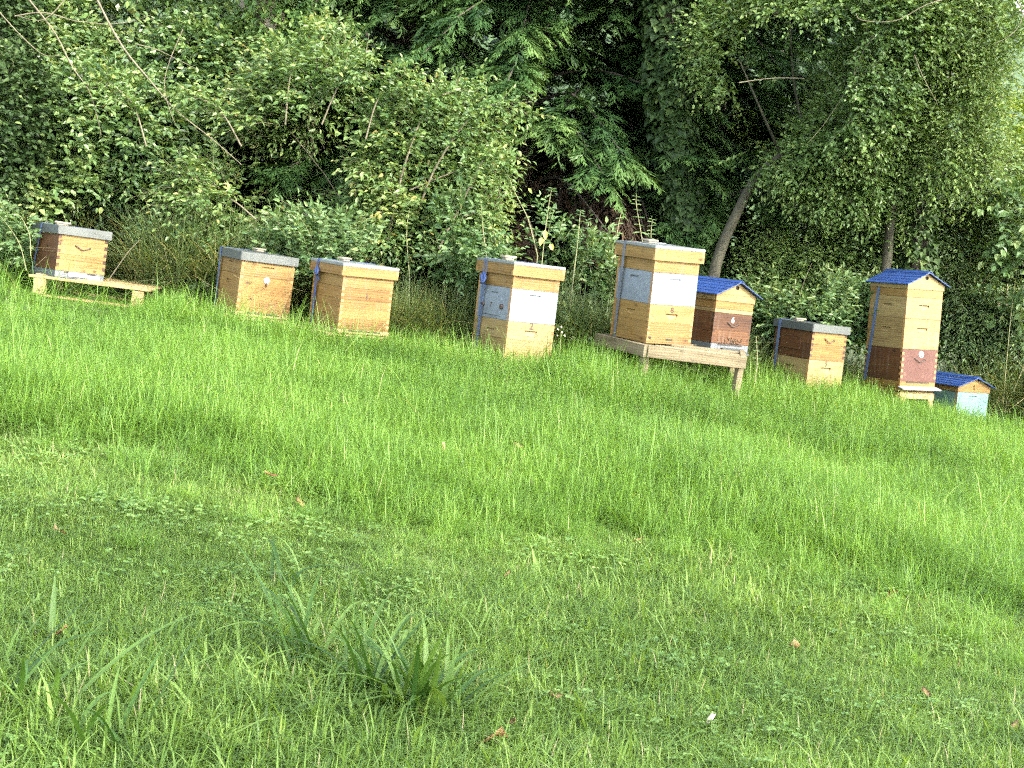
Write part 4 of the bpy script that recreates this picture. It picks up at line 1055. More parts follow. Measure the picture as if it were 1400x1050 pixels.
# arching sprays reaching right in front of the dark conifer
r = np.random.default_rng(44)
def arching_branch(label, pts, n, leaf, seed, L=.065, bark='twig', r0=.011, name='arching_branch', lw=.48, tw=.22, leafy_from=.35):
    r = np.random.default_rng(seed); pth = spline(pts, 20)
    root = empty(name, pth[0], label=label, cat='branch')
    V, F = tube(pth, np.linspace(r0, r0 * .3, 20), 6); gk = Geo(); gk.add(V, F); gk.obj('stem', [M[bark]], root, smooth=True)
    if n:
        u = r.uniform(leafy_from, 1, n) * 18.99; i0 = u.astype(int); P = pth[i0] * (1 - (u - i0)[:, None]) + pth[i0 + 1] * (u - i0)[:, None]
        tn = nrm(pth[i0 + 1] - pth[i0]); g = Geo(); gs = Geo()
        D = nrm(tn * .6 + unit(n, r) * .7 + UP * .2 - np.array([0, .2, 0]))
        sprigs(g, gs, P, D, tw, 7, L, None, r, 0, 1, droop=.2, lw=lw)
        off = g.n
        for Vx, Fx, Mx, Ax in zip(gs.V, gs.F, gs.M, gs.A): g.V.append(Vx); g.F.append(Fx + off); g.M.append(Mx); g.A.append(Ax)
        g.n += gs.n
        g.obj('foliage', [leaf, M[bark]], root, kind='stuff')
    return root
arching_branch('leafy arching branch reaching furthest right before the dark conifer', [at(560, 330, 14.9), at(590, 240, 14.8), at(640, 165, 14.7), at(690, 140, 14.7), at(725, 160, 14.7)], 55, M['bright'], 51)
arching_branch('leafy upright branch just left of the furthest reaching branch', [at(530, 330, 14.8), at(555, 220, 14.8), at(590, 140, 14.8), at(640, 122, 14.8)], 50, M['bright'], 52)
arching_branch('short leafy branch hanging under the furthest reaching branch', [at(600, 340, 14.7), at(640, 260, 14.6), at(665, 215, 14.6), at(690, 225, 14.6)], 40, M['bright'], 53)
for k, (pts, n_, what) in enumerate((
    ([(390, 170), (400, 90), (430, 40)], 45, 'leafy spray rising highest at the left end of the light green shrub'),
    ([(440, 170), (470, 105), (505, 85)], 45, 'leafy spray rising from the middle of the light green shrub'),
    ([(330, 200), (300, 150), (262, 130)], 40, 'leafy spray leaning left out of the light green shrub'),
    ([(500, 190), (520, 130), (560, 105)], 40, 'leafy spray of the light green shrub against the dark conifer'),
    ([(560, 260), (640, 230), (690, 240)], 40, 'leafy spray reaching right low over the dark hollow'),
    ([(350, 300), (310, 270), (265, 275)], 35, 'low leafy spray leaning left above the roof of the hive with the disc'),
    ([(600, 320), (650, 290), (672, 300)], 35, 'low leafy spray reaching right above the lone white boxed hive'),
    ([(200, 200), (180, 140), (140, 110)], 35, 'leafy bramble spray arching left under the bent pale stem'))):
    arching_branch(what, [at(a, b, 15.0 - .04 * k) for a, b in pts], n_, M['bright'], 140 + k, L=.07, r0=.008, tw=.26)
# bare pale stems at top left
for k, (pts, lab, r0) in enumerate((
    ([(128, -10), (165, 60), (205, 110), (240, 150), (290, 190), (330, 225)], 'long bare pale stem slanting down across the bramble, right one', .016),
    ([(40, 0), (75, 45), (98, 90), (122, 125), (134, 165), (138, 185)], 'bare pale stem bending down above the leftmost hive', .013),
    ([(-5, 12), (30, 50), (60, 75), (85, 75)], 'short bare stem at the top left corner', .009),
    ([(20, 22), (60, 17), (100, 28), (118, 30), (150, 33), (185, 28), (207, 20)], 'bare stem running level along the top left edge', .009),
    ([(92, -5), (70, 20), (52, 28), (25, 22)], 'crooked bare stem crossing at the top left edge', .009),
    ([(124, 120), (152, 120), (158, 128), (178, 131), (195, 122)], 'thin bare twig curling sideways from the bent pale stem', .006),
    ([(185, 60), (215, 68), (240, 80), (270, 95)], 'bare side twig of the long slanting stem', .007),
    ([(250, 40), (225, 110), (240, 170), (258, 180)], 'thin stem standing among the brambles left of the pale trunk', .006))):
    arching_branch(lab, [at(a, b, 14.9 - .03 * k) for a, b in pts], 0, None, 60 + k, r0=r0 * .62, bark='twig', name='bare_branch')

# ---- small leaved trees on the right
def px_tree(name, label, trunk, r0, r1, bark, blobs, n, leaf, L, lw, ln, nl, seed, limbs, cat='tree', thr=-.2, nscale=2.8, upper=None, droop=.12, share=.4, diamond=False, wide=(0.3, 0.68, 1.0, 0.75)):
    r = np.random.default_rng(seed); pth = spline(trunk, 18); z0 = float(gz(pth[0][0], pth[0][1]))
    root = empty(name, (pth[0][0], pth[0][1], z0), label=label, cat=cat)
    V, F = tube(pth, np.linspace(r0, r1, 18), 10, .05, seed); gk = Geo(); gk.add(V, F); gk.obj('trunk', [M[bark]], root, smooth=True)
    for a in limbs:
        pl = spline(a, 12); V, F = tube(pl, np.linspace(r1 * .65, r1 * .18, 12), 7, .05); gk = Geo(); gk.add(V, F); gk.obj('limb', [M[bark]], root, smooth=True)
    g, gs = Geo(), Geo()
    P, D = blob_points(blobs, n, r, seed, thr, nscale, .35)
    v0 = np.clip(r.uniform(.1, .6, len(P)) + .15 * noise3(P, 2.2, seed + 5), 0, .85)
    sprigs(g, gs, P, nrm(D * .6 + unit(len(P), r) * .7), ln, nl, L, None, r, 0, 1, droop=droop, lw=lw, var0=v0, stem_share=share, diamond=diamond, wide=wide)
    if upper:
        ub, un, uL = upper; P, D = blob_points(ub, un, r, seed + 9, -.9, 2, 1.0, (.2, 1.0))
        sprigs(g, None, P, nrm(D + unit(len(P), r) * .6), uL * 3.2, 7, uL, None, r, 0, 1, droop=.3, lw=.6, diamond=True)
    off = g.n
    for Vx, Fx, Mx, Ax in zip(gs.V, gs.F, gs.M, gs.A): g.V.append(Vx); g.F.append(Fx + off); g.M.append(Mx); g.A.append(Ax)
    g.n += gs.n
    g.obj('crown', [leaf, M[bark]], root, kind='stuff')
    return root
px_tree('hawthorn_tree', 'leaning tree with mossy curved trunk and small leaves behind the tallest hive',
        [at(972, 395, 15.9), at(984, 345, 15.9), at(1008, 290, 15.9), at(1032, 245, 15.9), at(1068, 212, 15.9), at(1120, 165, 15.9), at(1170, 90, 15.8)], .056, .024, 'bark_green',
        [pxblob(1040, 70, 15.8, 90, 70), pxblob(1120, 120, 15.4, 125, 85), pxblob(1170, 30, 15.4, 140, 70), pxblob(1085, 200, 15.7, 70, 45), pxblob(1060, 290, 16.2, 60, 40), pxblob(1130, 320, 16.4, 85, 65), pxblob(1150, 230, 15.9, 80, 60), pxblob(1090, 390, 16.6, 90, 45), pxblob(1110, 170, 15.5, 70, 40)],
        6000, M['hawthorn'], .055, .62, .30, 9, 71, [[at(1068, 212, 15.9), at(1040, 150, 15.6), at(1010, 80, 15.5)], [at(1100, 180, 15.9), at(1085, 110, 16.1), at(1080, 20, 16.2)], [at(1150, 120, 15.8), at(1230, 90, 15.5), at(1290, 20, 15.5)]],
        upper=([pxblob(1080, -150, 16.2, 220, 150), pxblob(1180, -330, 16.2, 240, 160)], 1000, .10))
px_tree('hedgerow_tree', 'tree with upright forked trunk behind the blue roofed stack at right',
        [at(1208, 400, 16.3), at(1216, 320, 16.3), at(1224, 240, 16.3), at(1236, 180, 16.3), at(1262, 110, 16.2), at(1285, 50, 16.2), at(1305, -60, 16.2)], .046, .032, 'bark_green',
        [pxblob(1260, 60, 15.9, 110, 75), pxblob(1330, 110, 15.9, 100, 110), pxblob(1290, 190, 15.8, 75, 70), pxblob(1180, 170, 16.6, 70, 80), pxblob(1320, 20, 15.5, 120, 70), pxblob(1230, 260, 16.7, 50, 80), pxblob(1180, 340, 16.9, 60, 70), pxblob(1370, 200, 16.2, 60, 90)],
        4300, M['hawthorn'], .055, .5, .32, 9, 72, [[at(1236, 180, 16.3), at(1222, 165, 16.2), at(1208, 155, 16.1)], [at(1240, 170, 16.3), at(1262, 130, 16.2), at(1290, 110, 16)], [at(1236, 178, 16.3), at(1248, 186, 16.2), at(1252, 185, 16.1)], [at(1285, 50, 16.2), at(1330, 20, 15.9), at(1390, 0, 15.8)]],
        upper=([pxblob(1330, -140, 16.2, 200, 140), pxblob(1480, -60, 16.2, 120, 200)], 700, .10))
ivy_trunk('ivy covered stump of trunk right of the forked trunk', [at(1255, 420, 16.5), at(1258, 300, 16.5), at(1262, 190, 16.5), at(1268, 120, 16.5)], .09, 36, 2400, M['ivy'], L=.06, spread=1.9)
shrub('willow_shrub', 'grey green narrow leaved shrub right of the blue roofed stack', 'shrub',
      [pxblob(1335, 375, 17.2, 80, 80, .45), pxblob(1285, 300, 17.2, 60, 60, .4), pxblob(1355, 285, 17.2, 80, 75, .45), pxblob(1390, 440, 17.2, 60, 80, .4), pxblob(1315, 450, 17.3, 60, 60, .4)],
      3600, M['willow'], M['twig'], .072, lw=.36, ln=.28, nl=10, seed=73, thr=-.3, stems=6)
shrub('yellow_shrub', 'sunlit yellow green bush far behind at the right edge', 'bush',
      [pxblob(1400, 230, 19.5, 90, 110), pxblob(1370, 300, 19, 50, 60), pxblob(1420, 330, 18.5, 60, 60), pxblob(1440, 120, 20, 90, 90)],
      700, M['sunny'], M['twig'], .09, lw=.6, ln=.4, nl=9, seed=74, thr=-.3, stems=4)
shrub('elder_shrub', 'broad leaved pale green shrub at the right edge above the mint hive', 'shrub',
      [pxblob(1395, 300, 16.4, 40, 45), pxblob(1415, 360, 16.4, 40, 45)],
      160, M['weed'], M['stem'], .115, lw=.62, ln=.34, nl=7, seed=75, thr=-.6, stems=2, stem_r=.006)
for k, (pts, lab, r0) in enumerate((
    ([(1330, -10), (1270, 5), (1225, 28), (1180, 28), (1170, 18)], 'pale bare twig hanging into the top right corner', .010),
    ([(1385, -10), (1398, 20), (1385, 45), (1360, 60)], 'curved pale twig at the right end of the top edge', .009),
    ([(1250, 75), (1262, 105), (1282, 142)], 'short pale twig beside the forked trunk', .007),
    ([(1205, 40), (1180, 70), (1165, 110), (1130, 165), (1105, 195)], 'long thin twig hanging through the small leaved crown', .006),
    ([(1010, 113), (1055, 107), (1100, 107)], 'level bare twig in front of the small leaved tree', .008))):
    arching_branch(lab, [at(a, b, 14.7 + .05 * k) for a, b in pts], 0, None, 80 + k, r0=r0 * .6, bark='twig', name='bare_branch')

# ---- low growth behind the hives
shrub('undergrowth', 'low nettles and weeds growing behind the row of hives', 'weeds',
      [pxblob(x, y, d, rx, rz, .35) for x, y, d, rx, rz in ((30, 330, 14.9, 60, 35), (200, 350, 14.9, 60, 35), (270, 370, 14.8, 50, 35), (450, 350, 14.6, 90, 40), (580, 390, 14.5, 60, 60), (640, 330, 14.6, 60, 50), (720, 350, 15, 60, 50), (800, 400, 15, 50, 60), (790, 450, 14.8, 40, 50), (1100, 430, 16, 90, 45), (1375, 505, 17.3, 50, 40), (1165, 430, 16.6, 45, 45))],
      2300, M['weed'], M['stem'], .075, lw=.5, ln=.30, nl=9, seed=91, thr=-.45, stems=0, up=.9, flat=.6)
bpy.data.objects['undergrowth']['kind'] = 'stuff'

def weed(label, pts, seed, pairs=8, L=.06, y=14.6, yellow=0, name='leafy_weed', lw=.42):
    r = np.random.default_rng(seed); pth = spline([at(a, b, y) for a, b in pts], 16)
    b0 = pth[0].copy(); z0 = float(gz(b0[0], b0[1]))
    if b0[2] > z0: pth = np.concatenate([[np.array([b0[0], b0[1], z0 - .02])], pth])
    root = empty(name, (b0[0], b0[1], z0), label=label, cat='weed', group='leafy weeds behind the hives')
    V, F = tube(pth, np.linspace(.0055, .002, len(pth)), 5); g = Geo(); g.add(V, F); g.obj('stem', [M['stem']], root)
    n = len(pth); lg = Geo()
    for k in range(pairs):
        u = (n - 1) * (.30 + .69 * k / (pairs - 1)); i = min(int(u), n - 2); p = pth[i] + (pth[i + 1] - pth[i]) * (u - i)
        a = r.uniform(0, 6.28) if k % 2 else r.normal() * .5
        s = L * (1.1 - .55 * k / pairs) * r.uniform(.8, 1.15)
        for sg in (0, math.pi):
            D = np.array([[math.cos(a + sg), math.sin(a + sg) * .6, r.uniform(-.25, .35)]])
            leaf_geo(lg, p[None], D, np.array([[r.normal() * .2, -.35, 1.0]]), s, s * lw, np.clip(r.normal(.5, .2), 0, 1))
    lg.obj('foliage', [M['weed']], root, kind='stuff')
    for k in range(yellow):
        p = at((745, 741, 752)[k], (314, 324, 333)[k], y)
        gl = Geo(); leaf_geo(gl, np.array([p + [0, -.03, 0]]), np.array([[(.2, -.1, .6)[k], -.25, -1.0]]), np.array([[0, -1.0, .2]]), .085 - .012 * k, .042, r.uniform())
        gl.obj('leaf', [M['yellow_leaf']], root)['label'] = 'pale yellow leaf'
    return root
weed('upright leafy weed between the white boxed hives, in front of the dark hollow', [(785, 370), (790, 330), (793, 295), (794, 288)], 101)
weed('weed with hanging yellow leaves above the right corner of the lone white boxed hive', [(740, 370), (745, 320), (752, 270), (755, 258)], 102, 9, .07, yellow=3)
weed('leaning leafy weed above the lone white boxed hive', [(735, 350), (722, 300), (705, 265), (695, 240)], 103, 9, .055)
weed('leafy weed just left of the tallest hive roof', [(842, 345), (845, 310), (850, 290), (852, 285)], 104, 7, .055, y=15.0)
weed('tall leafy weed rising behind the left end of the tallest hive roof', [(880, 340), (875, 310), (870, 280), (870, 266)], 105, 8, .06, y=15.0)
weed('short bushy weed behind the middle of the tallest hive roof', [(892, 340), (890, 320), (892, 300)], 106, 7, .06, y=15.1)
weed('weed standing left of the yellow leaved weed', [(665, 350), (660, 310), (658, 280)], 107, 7, .06)
weed('thin weed behind the roof of the planked hive', [(560, 380), (556, 320), (560, 285)], 108, 8, .06)
weed('weed leaning over the gap right of the planked hive', [(600, 420), (612, 370), (630, 330)], 109, 8, .06)
weed('pale weed rising from the grass right of the dark brown hive', [(1035, 500), (1035, 480), (1034, 460)], 110, 4, .04, y=14.4)
# dry arching stalks near hive 1
for k, (pts, lab) in enumerate((
    ([(147, 385), (175, 345), (195, 325)], 'dry pale stalk leaning right of the leftmost hive'),
    ([(36, 370), (25, 330), (0, 295)], 'long green blade arching left of the leftmost hive'),
    ([(42, 350), (40, 320), (28, 296), (20, 292)], 'broad green blade beside the leftmost hive strap'),
    ([(1052, 505), (1068, 450), (1090, 380)], 'pale dry stem behind the grey roofed hive, left one'),
    ([(1085, 470), (1095, 400), (1110, 360)], 'pale dry stem behind the grey roofed hive, right one'))):
    arching_branch(lab, [at(a, b, (14.1 if k < 3 else 15.9)) for a, b in pts], 0, None, 120 + k, r0=.0045, bark='stem' if k in (1, 2) else 'twig', name='dry_stalk' if k not in (1, 2) else 'long_blade')
# white flower heads right of hive 4
G = Geo(); rr_ = np.random.default_rng(5)
fr_ = empty('white_flower', at(765, 480, 13.9), label='small white flowers beside the right edge of the lone white boxed hive', cat='flower')
for k, (a, b) in enumerate(((763, 450), (769, 454), (762, 458), (772, 459), (768, 447))):
    p = at(a, b, 13.9); D = unit(5, rr_); leaf_geo(G, np.tile(p, (5, 1)), D, np.tile([[0, -1.0, .4]], (5, 1)), .010, .008, rr_.uniform(size=5))
G.obj('petal', [M['white_petal']], fr_, kind='stuff')
G = Geo(); V, F = tube([at(764, 500, 13.9), at(766, 475, 13.9), at(767, 455, 13.9)], .003, 4); G.add(V, F); G.obj('stem', [M['stem']], fr_)

# ------------------------------------------------------------------ grass
def blades(g, n, rad, h0, h1, wd, r, lean=.5, mat=0, dry=.02, fold=False):
    a = r.uniform(0, 2 * np.pi, n); q = rad * np.sqrt(r.uniform(0, 1, n))
    B = np.stack([q * np.cos(a), q * np.sin(a), np.full(n, -.01)], 1)
    h = r.uniform(h0, h1, n) * np.where(r.uniform(size=n) < .3, .6, 1); az = r.uniform(0, 2 * np.pi, n)
    bend = np.abs(r.normal(0, lean, n)) + .08
    d = np.stack([np.cos(az), np.sin(az), np.zeros(n)], 1); sd = np.stack([-np.sin(az + r.normal(0, .5, n)), np.cos(az), np.zeros(n)], 1)
    ts = np.array([0, .38, .72, 1.0]); ws = np.array([.8, 1, .68, .12])
    V = []
    for t, wv in zip(ts, ws):
        c = B + d * (h * bend * t ** 1.8)[:, None] + UP * (h * (t - .38 * np.minimum(bend, 1.5) * t ** 2.4))[:, None]
        V += [c - sd * (wd * wv / 2), c + sd * (wd * wv / 2)]
    V = np.stack(V, 1)
    F = np.array([[0, 1, 3, 2], [2, 3, 5, 4], [4, 5, 7, 6]])
    var = np.clip(r.normal(.42, .17, n), 0, .93); var = np.where(r.uniform(size=n) < dry, r.uniform(.96, 1, n), var)
    g.add(V.reshape(-1, 3), (np.arange(n)[:, None, None] * 8 + F[None]).reshape(-1, 4), mat, np.repeat(var, 3))

def tuft_set(name, count, fn, mat, seed):
    c = bpy.data.collections.new(name)
    for k in range(count):
        r = np.random.default_rng(seed + k); g = Geo(); fn(g, r)
        ob = bpy.data.objects.new(f'{name}_tuft', g.mesh(f'{name}_tuft', [mat])); c.objects.link(ob)
    return c
def scatter(name, label, cat, P, coll, count, r, smin, smax, scl=None):
    n = len(P)
    me = bpy.data.meshes.new(name); me.vertices.add(n); me.vertices.foreach_set('co', P.astype(np.float32).ravel())
    rot = np.stack([r.normal(0, .08, n), r.normal(0, .08, n), r.uniform(0, 6.283, n)], 1)
    sc = r.uniform(smin, smax, n) if scl is None else scl * r.uniform(smin, smax, n)
    for nm, ty, v in (('rot', 'FLOAT_VECTOR', rot), ('scl', 'FLOAT', sc), ('idx', 'INT', r.integers(0, count, n))):
        at_ = me.attributes.new(nm, ty, 'POINT')
        at_.data.foreach_set('vector' if ty == 'FLOAT_VECTOR' else 'value', (v.astype(np.float32) if ty != 'INT' else v.astype(np.int32)).ravel())
    ob = link_mesh(name, me); props(ob, label, cat, None, 'stuff')
    t = bpy.data.node_groups.new(name, 'GeometryNodeTree')
    t.interface.new_socket('Geometry', in_out='INPUT', socket_type='NodeSocketGeometry'); t.interface.new_socket('Geometry', in_out='OUTPUT', socket_type='NodeSocketGeometry')
    gi = t.nodes.new('NodeGroupInput'); go = t.nodes.new('NodeGroupOutput'); ip = t.nodes.new('GeometryNodeInstanceOnPoints'); ci = t.nodes.new('GeometryNodeCollectionInfo')
    ci.inputs['Collection'].default_value = coll; ci.inputs['Separate Children'].default_value = True; ci.inputs['Reset Children'].default_value = True
    ip.inputs['Pick Instance'].default_value = True
    def na(nm, ty):
        q = t.nodes.new('GeometryNodeInputNamedAttribute'); q.data_type = ty; q.inputs['Name'].default_value = nm; return q.outputs['Attribute']
    L = t.links
    L.new(gi.outputs[0], ip.inputs['Points']); L.new(ci.outputs[0], ip.inputs['Instance']); L.new(na('idx', 'INT'), ip.inputs['Instance Index'])
    L.new(na('rot', 'FLOAT_VECTOR'), ip.inputs['Rotation']); L.new(na('scl', 'FLOAT'), ip.inputs['Scale']); L.new(ip.outputs[0], go.inputs[0])
    md = ob.modifiers.new('scatter', 'NODES'); md.node_group = t
    return ob
# the line between the mown foreground and the long grass, followed on the ground
LINE = np.array([on_ground(a, b)[:2] for a, b in ((-250, 560), (0, 600), (250, 640), (450, 690), (700, 745), (950, 775), (1200, 830), (1400, 880), (1700, 960))])
def long_amount(P):
    yl = np.interp(P[:, 0], LINE[:, 0], LINE[:, 1])
    return 1 / (1 + np.exp(-(P[:, 1] - yl + .35 * noise3(P, 2.2, 77)) / .28))
def wedge(n, y0, y1, r, m=.75):
    y = np.sqrt(r.uniform(0, 1, n) * ((y1 + 2.5) ** 2 - (y0 + 2.5) ** 2) + (y0 + 2.5) ** 2) - 2.5
    x = r.uniform(-1, 1, n) * (.30 * y + m)
    return np.stack([x, y, gz(x, y)], 1)
r = np.random.default_rng(8)
c_short = tuft_set('mown_grass', 10, lambda g, r: (blades(g, 125, .14, .025, .08, .0036, r, 1.3, dry=.015), blades(g, 22, .13, .05, .12, .0042, r, 1.0, dry=.02), blades(g, 1, .13, .06, .15, .0075, r, .9, dry=.0)), M['grass_short'], 200)
c_long = tuft_set('long_grass', 10, lambda g, r: blades(g, 130, .15, .10, .30, .0042, r, 1.0, dry=.012), M['grass_long'], 300)
c_tall = tuft_set('rank_grass', 8, lambda g, r: blades(g, 55, .17, .35, .95, .0075, r, .8, dry=.12), M['grass_tall'], 400)
def clover_fn(g, r):
    n = 14; P = np.stack([r.normal(0, .07, n), r.normal(0, .07, n), r.uniform(.025, .065, n)], 1)
    for k in range(3):
        a = r.uniform(0, 6.28, n) * 0 + k * 2.09 + r.normal(0, .2, n)
        leaf_geo(g, P, np.stack([np.cos(a), np.sin(a), r.normal(.05, .15, n)], 1), np.tile(UP, (n, 1)) + r.normal(size=(n, 3)) * .2, .015, .0145, r.uniform(0, 1, n), wide=(.4, .8, .9, .95))
c_clover = tuft_set('clover', 6, clover_fn, M['clover'], 500)
P = wedge(12000, 3.6, 11, r); la = long_amount(P)
keep = r.uniform(size=len(P)) > la * .9
P1 = P[keep]
hs = np.clip(1 + .35 * noise3(P1, 1.7, 55), .55, 1.7)
scatter('mown_grass', 'short mown grass covering the front of the meadow', 'grass', P1, c_short, 10, r, .8, 1.2, hs)
P = wedge(15000, 5.0, 15.6, r); la = long_amount(P)
keep = r.uniform(size=len(P)) < la
P2 = P[keep]; ramp_ = np.clip(long_amount(P2), 0, 1)
hs = np.clip((.55 + .45 * ramp_) * (1 + .3 * noise3(P2, 1.3, 56)), .4, 1.5)
hs *= np.where((P2[:, 0] < -2.75) & (P2[:, 0] > -4.25) & (P2[:, 1] > 12.3), .22, 1.0)
hs *= np.where((P2[:, 0] > -2.6) & (P2[:, 1] > 12.3), np.where(P2[:, 0] > .4, 1.35, .88), 1.0)
scatter('long_grass', 'long fresh green grass in front of and around the hives', 'grass', P2, c_long, 10, r, .8, 1.2, hs)
c_wisp = tuft_set('wispy_grass', 6, lambda g, r: blades(g, 16, .16, .22, .50, .0046, r, 1.25, dry=.05), M['grass_long'], 450)
P = np.concatenate([wedge(900, 9.5, 14.6, r), np.stack([(xx := r.uniform(-5, 5, 1100)), np.interp(xx, [-5, -2.2, 0, 1.3, 2.5, 3.6, 5], [13.9, 13.45, 13.35, 13.45, 14.6, 14.9, 15.3]) - np.abs(r.normal(0, .25, 1100)), np.zeros(1100)], 1)])
P[:, 2] = gz(P[:, 0], P[:, 1]); P = P[~((P[:, 0] > -4.3) & (P[:, 0] < -2.6) & (P[:, 1] > 12.4)) | (r.uniform(size=len(P)) < .12)]
scatter('wispy_grass', 'taller wispy arching grass along the foot of the hives', 'grass', P, c_wisp, 6, r, .6, 1.15)
P = wedge(900, 3.6, 9, r); P = P[noise3(P, 5.1, 58) > .25]
scatter('clover', 'clover and small weeds mixed into the mown grass', 'clover', P, c_clover, 6, r, .8, 1.3)
HX = np.array([-6.5, -3.7, -2.2, -1.35, 0, 1.0, 1.8, 2.5, 3.4, 5.5]); HY = np.array([14.5, 15.15, 14.65, 14.3, 14.3, 14.75, 15.0, 15.55, 16.1, 16.3])
n = 3900; x = np.where(r.uniform(size=n) < .25, r.uniform(-1.2, 1.0, n), r.uniform(-6, 5.6, n)); y = np.interp(x, HX, HY) + np.abs(r.normal(0, .55, n)) + .05
P = np.stack([x, y, gz(x, y)], 1); P = P[noise3(P, 2.0, 59) > -.55]
for o_ in [o for o in bpy.data.objects if o.name.startswith('beehive')]:      # tall grass left out round each hive, so its sides stay unshaded
    P = P[(np.hypot(P[:, 0] - o_.location.x, P[:, 1] - o_.location.y) > .50)]
scatter('rank_grass', 'rank half dry tall grass behind the hives', 'grass', P, c_tall, 8, r, .6, 1.1, np.clip(.95 + .3 * noise3(P, 1.5, 60), .5, 1.35))

# ---- sedge clumps in the foreground: every leaf its own part
def strap_leaf(az, length, rise, width, droop, r, base):
    n = 8; t = np.linspace(0, 1, n)
    d = np.array([math.cos(az), math.sin(az), 0]); sd = np.array([-math.sin(az), math.cos(az), 0])
    c = base + d * (length * (math.cos(rise) * t + droop * .35 * t ** 2))[:, None] + UP * (length * (math.sin(rise) * t - droop * t ** 2.3))[:, None]
    wv = width * np.array([.7, .95, 1, 1, .9, .7, .42, .06]); 
    V = np.stack([c - sd * wv[:, None] / 2 + UP * wv[:, None] * .22, c, c + sd * wv[:, None] / 2 + UP * wv[:, None] * .22], 1).reshape(-1, 3)
    F = []
    for i in range(n - 1): F += [[i * 3, i * 3 + 1, i * 3 + 4, i * 3 + 3], [i * 3 + 1, i * 3 + 2, i * 3 + 5, i * 3 + 4]]
    return V, F
def sedge(label, px, py, n, seed, size=1.0, spread=.05, az0=None, wd=.0165):
    r = np.random.default_rng(seed); b = on_ground(px, py)
    root = empty('sedge_clump', b, label=label, cat='sedge', group='coarse sedge clumps in the lawn')
    for k in range(n):
        az = r.uniform(0, 6.283) if az0 is None else az0 + r.normal() * .9
        base = b + np.array([r.normal() * spread, r.normal() * spread, -.01])
        rise = r.uniform(.7, 1.45); L = size * r.uniform(.24, .50)
        V, F = strap_leaf(az, L, rise, wd * r.uniform(.7, 1.2), r.uniform(.12, .6), r, base)
        g = Geo(); g.add(V, F, 0, r.uniform(0, 1)); g.obj('leaf', [M['sedge']], root, smooth=True)
    return root
sedge('dense dark sedge clump with fanned leaves, in the middle of the lawn foreground', 575, 985, 52, 131, 1.12, .045)
sedge('looser sedge clump left of the dense fanned one', 500, 965, 26, 132, 1.1, .05)
sedge('broad leaved sedge clump at the left of the three middle clumps', 430, 925, 20, 133, 1.35, .04, az0=2.4, wd=.017)
sedge('sparse sedge tuft behind the middle clumps', 385, 815, 7, 134, 1.0, .05)
sedge('single upright dark sedge tuft behind the dense clump', 505, 830, 4, 135, .9, .01)
sedge('tall sedge clump at the left edge of the lawn', 25, 985, 12, 136, 1.3, .05)
sedge('light sedge tuft at the bottom left of the lawn', 130, 1035, 9, 137, 1.0, .05)
sedge('small sedge tuft at the left edge above the tall clump', 75, 890, 5, 138, .8, .03)

# ---- fallen leaves
def fallen(label, px, py, size, seed, mat='dry_leaf', lift=.045, up=0.5):
    r = np.random.default_rng(seed); b = on_ground(px, py); n = 7
    bm = bmesh.new(); L = size; prof = [0.04, .55, .85, 1, .8, .45, .03]; rows = []
    cu = r.uniform(.1, .4) * L; tw = r.uniform(-.3, .3) * L
    for i in range(n):
        t = i / (n - 1); w_ = prof[i] * L * .33
        z = cu * (t - .5) ** 2 * 2
        rows.append([bm.verts.new((-w_ , (t - .5) * L, z + abs(w_) * .5 + tw * t)), bm.verts.new((0, (t - .5) * L, z)), bm.verts.new((w_ * r.uniform(.9, 1.1), (t - .5) * L, z + abs(w_) * .35 - tw * t * .4))])
    for i in range(n - 1):
        for k in range(2): bm.faces.new((rows[i][k], rows[i][k + 1], rows[i + 1][k + 1], rows[i + 1][k]))
    bmesh.ops.solidify(bm, geom=list(bm.faces), thickness=.0008)
    o = link_mesh('fallen_leaf', bm_mesh(bm, 'fallen_leaf', [M[mat]]), None, b + np.array([0, 0, lift]), (up + r.normal() * .25, r.normal() * .3, r.uniform(0, 6.28)))
    for p in o.data.polygons: p.use_smooth = True
    return props(o, label, 'leaf', 'fallen leaves lying on the lawn')
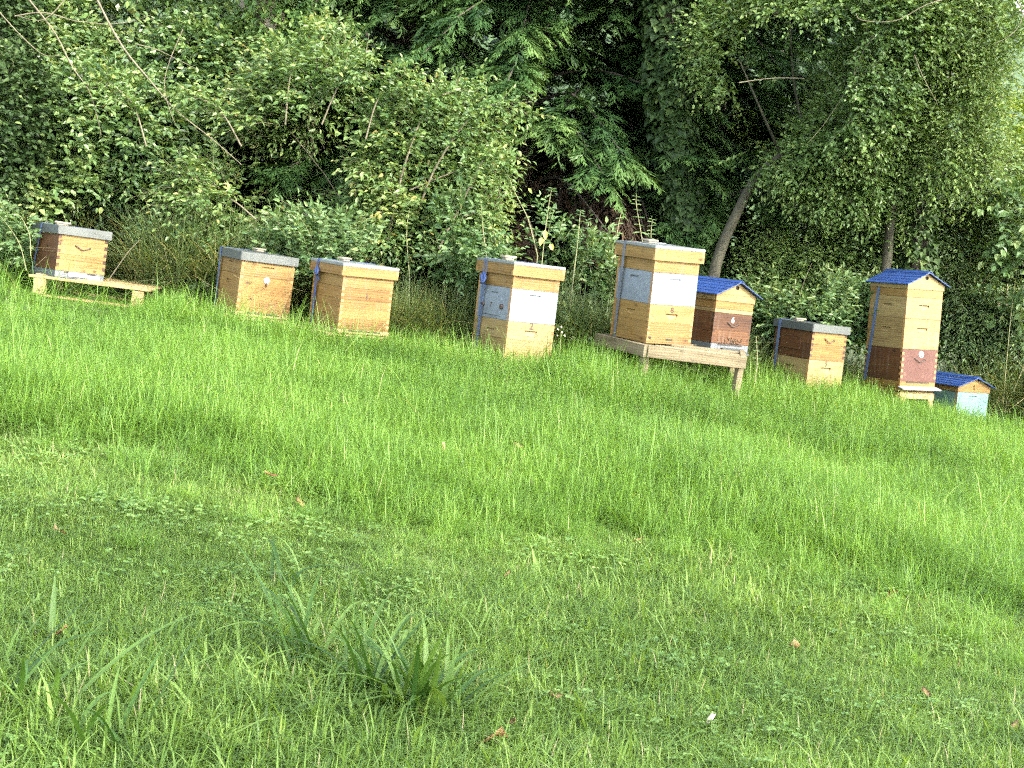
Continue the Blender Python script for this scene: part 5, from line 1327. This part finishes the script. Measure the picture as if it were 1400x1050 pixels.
for k, (px, py, sz, lab) in enumerate((
    (667, 1037, .10, 'big orange tan fallen leaf at the bottom edge of the lawn'), (757, 976, .08, 'pale tan fallen leaf right of the dense sedge clump'),
    (697, 1016, .055, 'yellowish fallen leaf just above the big orange one'), (572, 1000, .05, 'brown fallen leaf at the foot of the dense sedge clump'),
    (80, 746, .06, 'pale fallen leaf alone on the left part of the lawn'), (410, 704, .085, 'large pale fallen leaf left of centre near the long grass edge'),
    (366, 700, .07, 'brownish fallen leaf next to the large pale one'), (693, 806, .055, 'small reddish fallen leaf in the centre of the lawn'),
    (600, 657, .07, 'pale leaf caught in the long grass at the centre'), (704, 650, .07, 'pale leaf in the sunlit long grass below the lone hive'),
    (685, 528, .08, 'tan leaf in the long grass just below the lone white boxed hive'), (1217, 832, .07, 'pinkish tan fallen leaf in the sunlit strip at right'),
    (1262, 969, .06, 'tan fallen leaf on the shaded lawn at the lower right'), (1083, 902, .065, 'dull brown fallen leaf in the shade right of centre'),
    (1385, 1013, .05, 'pale fallen leaf at the lower right edge'), (78, 893, .07, 'red brown fallen leaf beside the sedge at the left edge'),
    (1142, 790, .06, 'orange fallen leaf at the edge of the sunlit strip'), (500, 1005, .05, 'dark fallen leaf between the sedge clumps'), (870, 755, .06, 'faded leaf on the mown lawn below the tallest hive'))):
    fallen(lab, px, py, sz, 600 + k, lift=.05 if py > 700 else .16)
# white feather
b = on_ground(964, 1003); bm = bmesh.new(); G = Geo()
for k in range(14):
    t = k / 13
    for sg in (-1, 1):
        p = np.array([[0, 0, .075 * t]]); leaf_geo(G, p, np.array([[sg * .8, .1, .7]]), np.array([[0, -1.0, .1]]), .022 * (1 - .6 * abs(t - .45)), .006, .5)
V, F = tube([(0, .001, -.02), (.002, .001, .04), (0, .001, .08)], [.0012, .001, .0005], 5); G.add(V, F)
o = link_mesh('feather', G.mesh('feather', [M['white_petal']]), None, b + np.array([0, 0, .02]), (.5, .2, .3)); o.scale = (.7, .7, .7); props(o, 'small white feather standing in the grass at the lower right', 'feather')
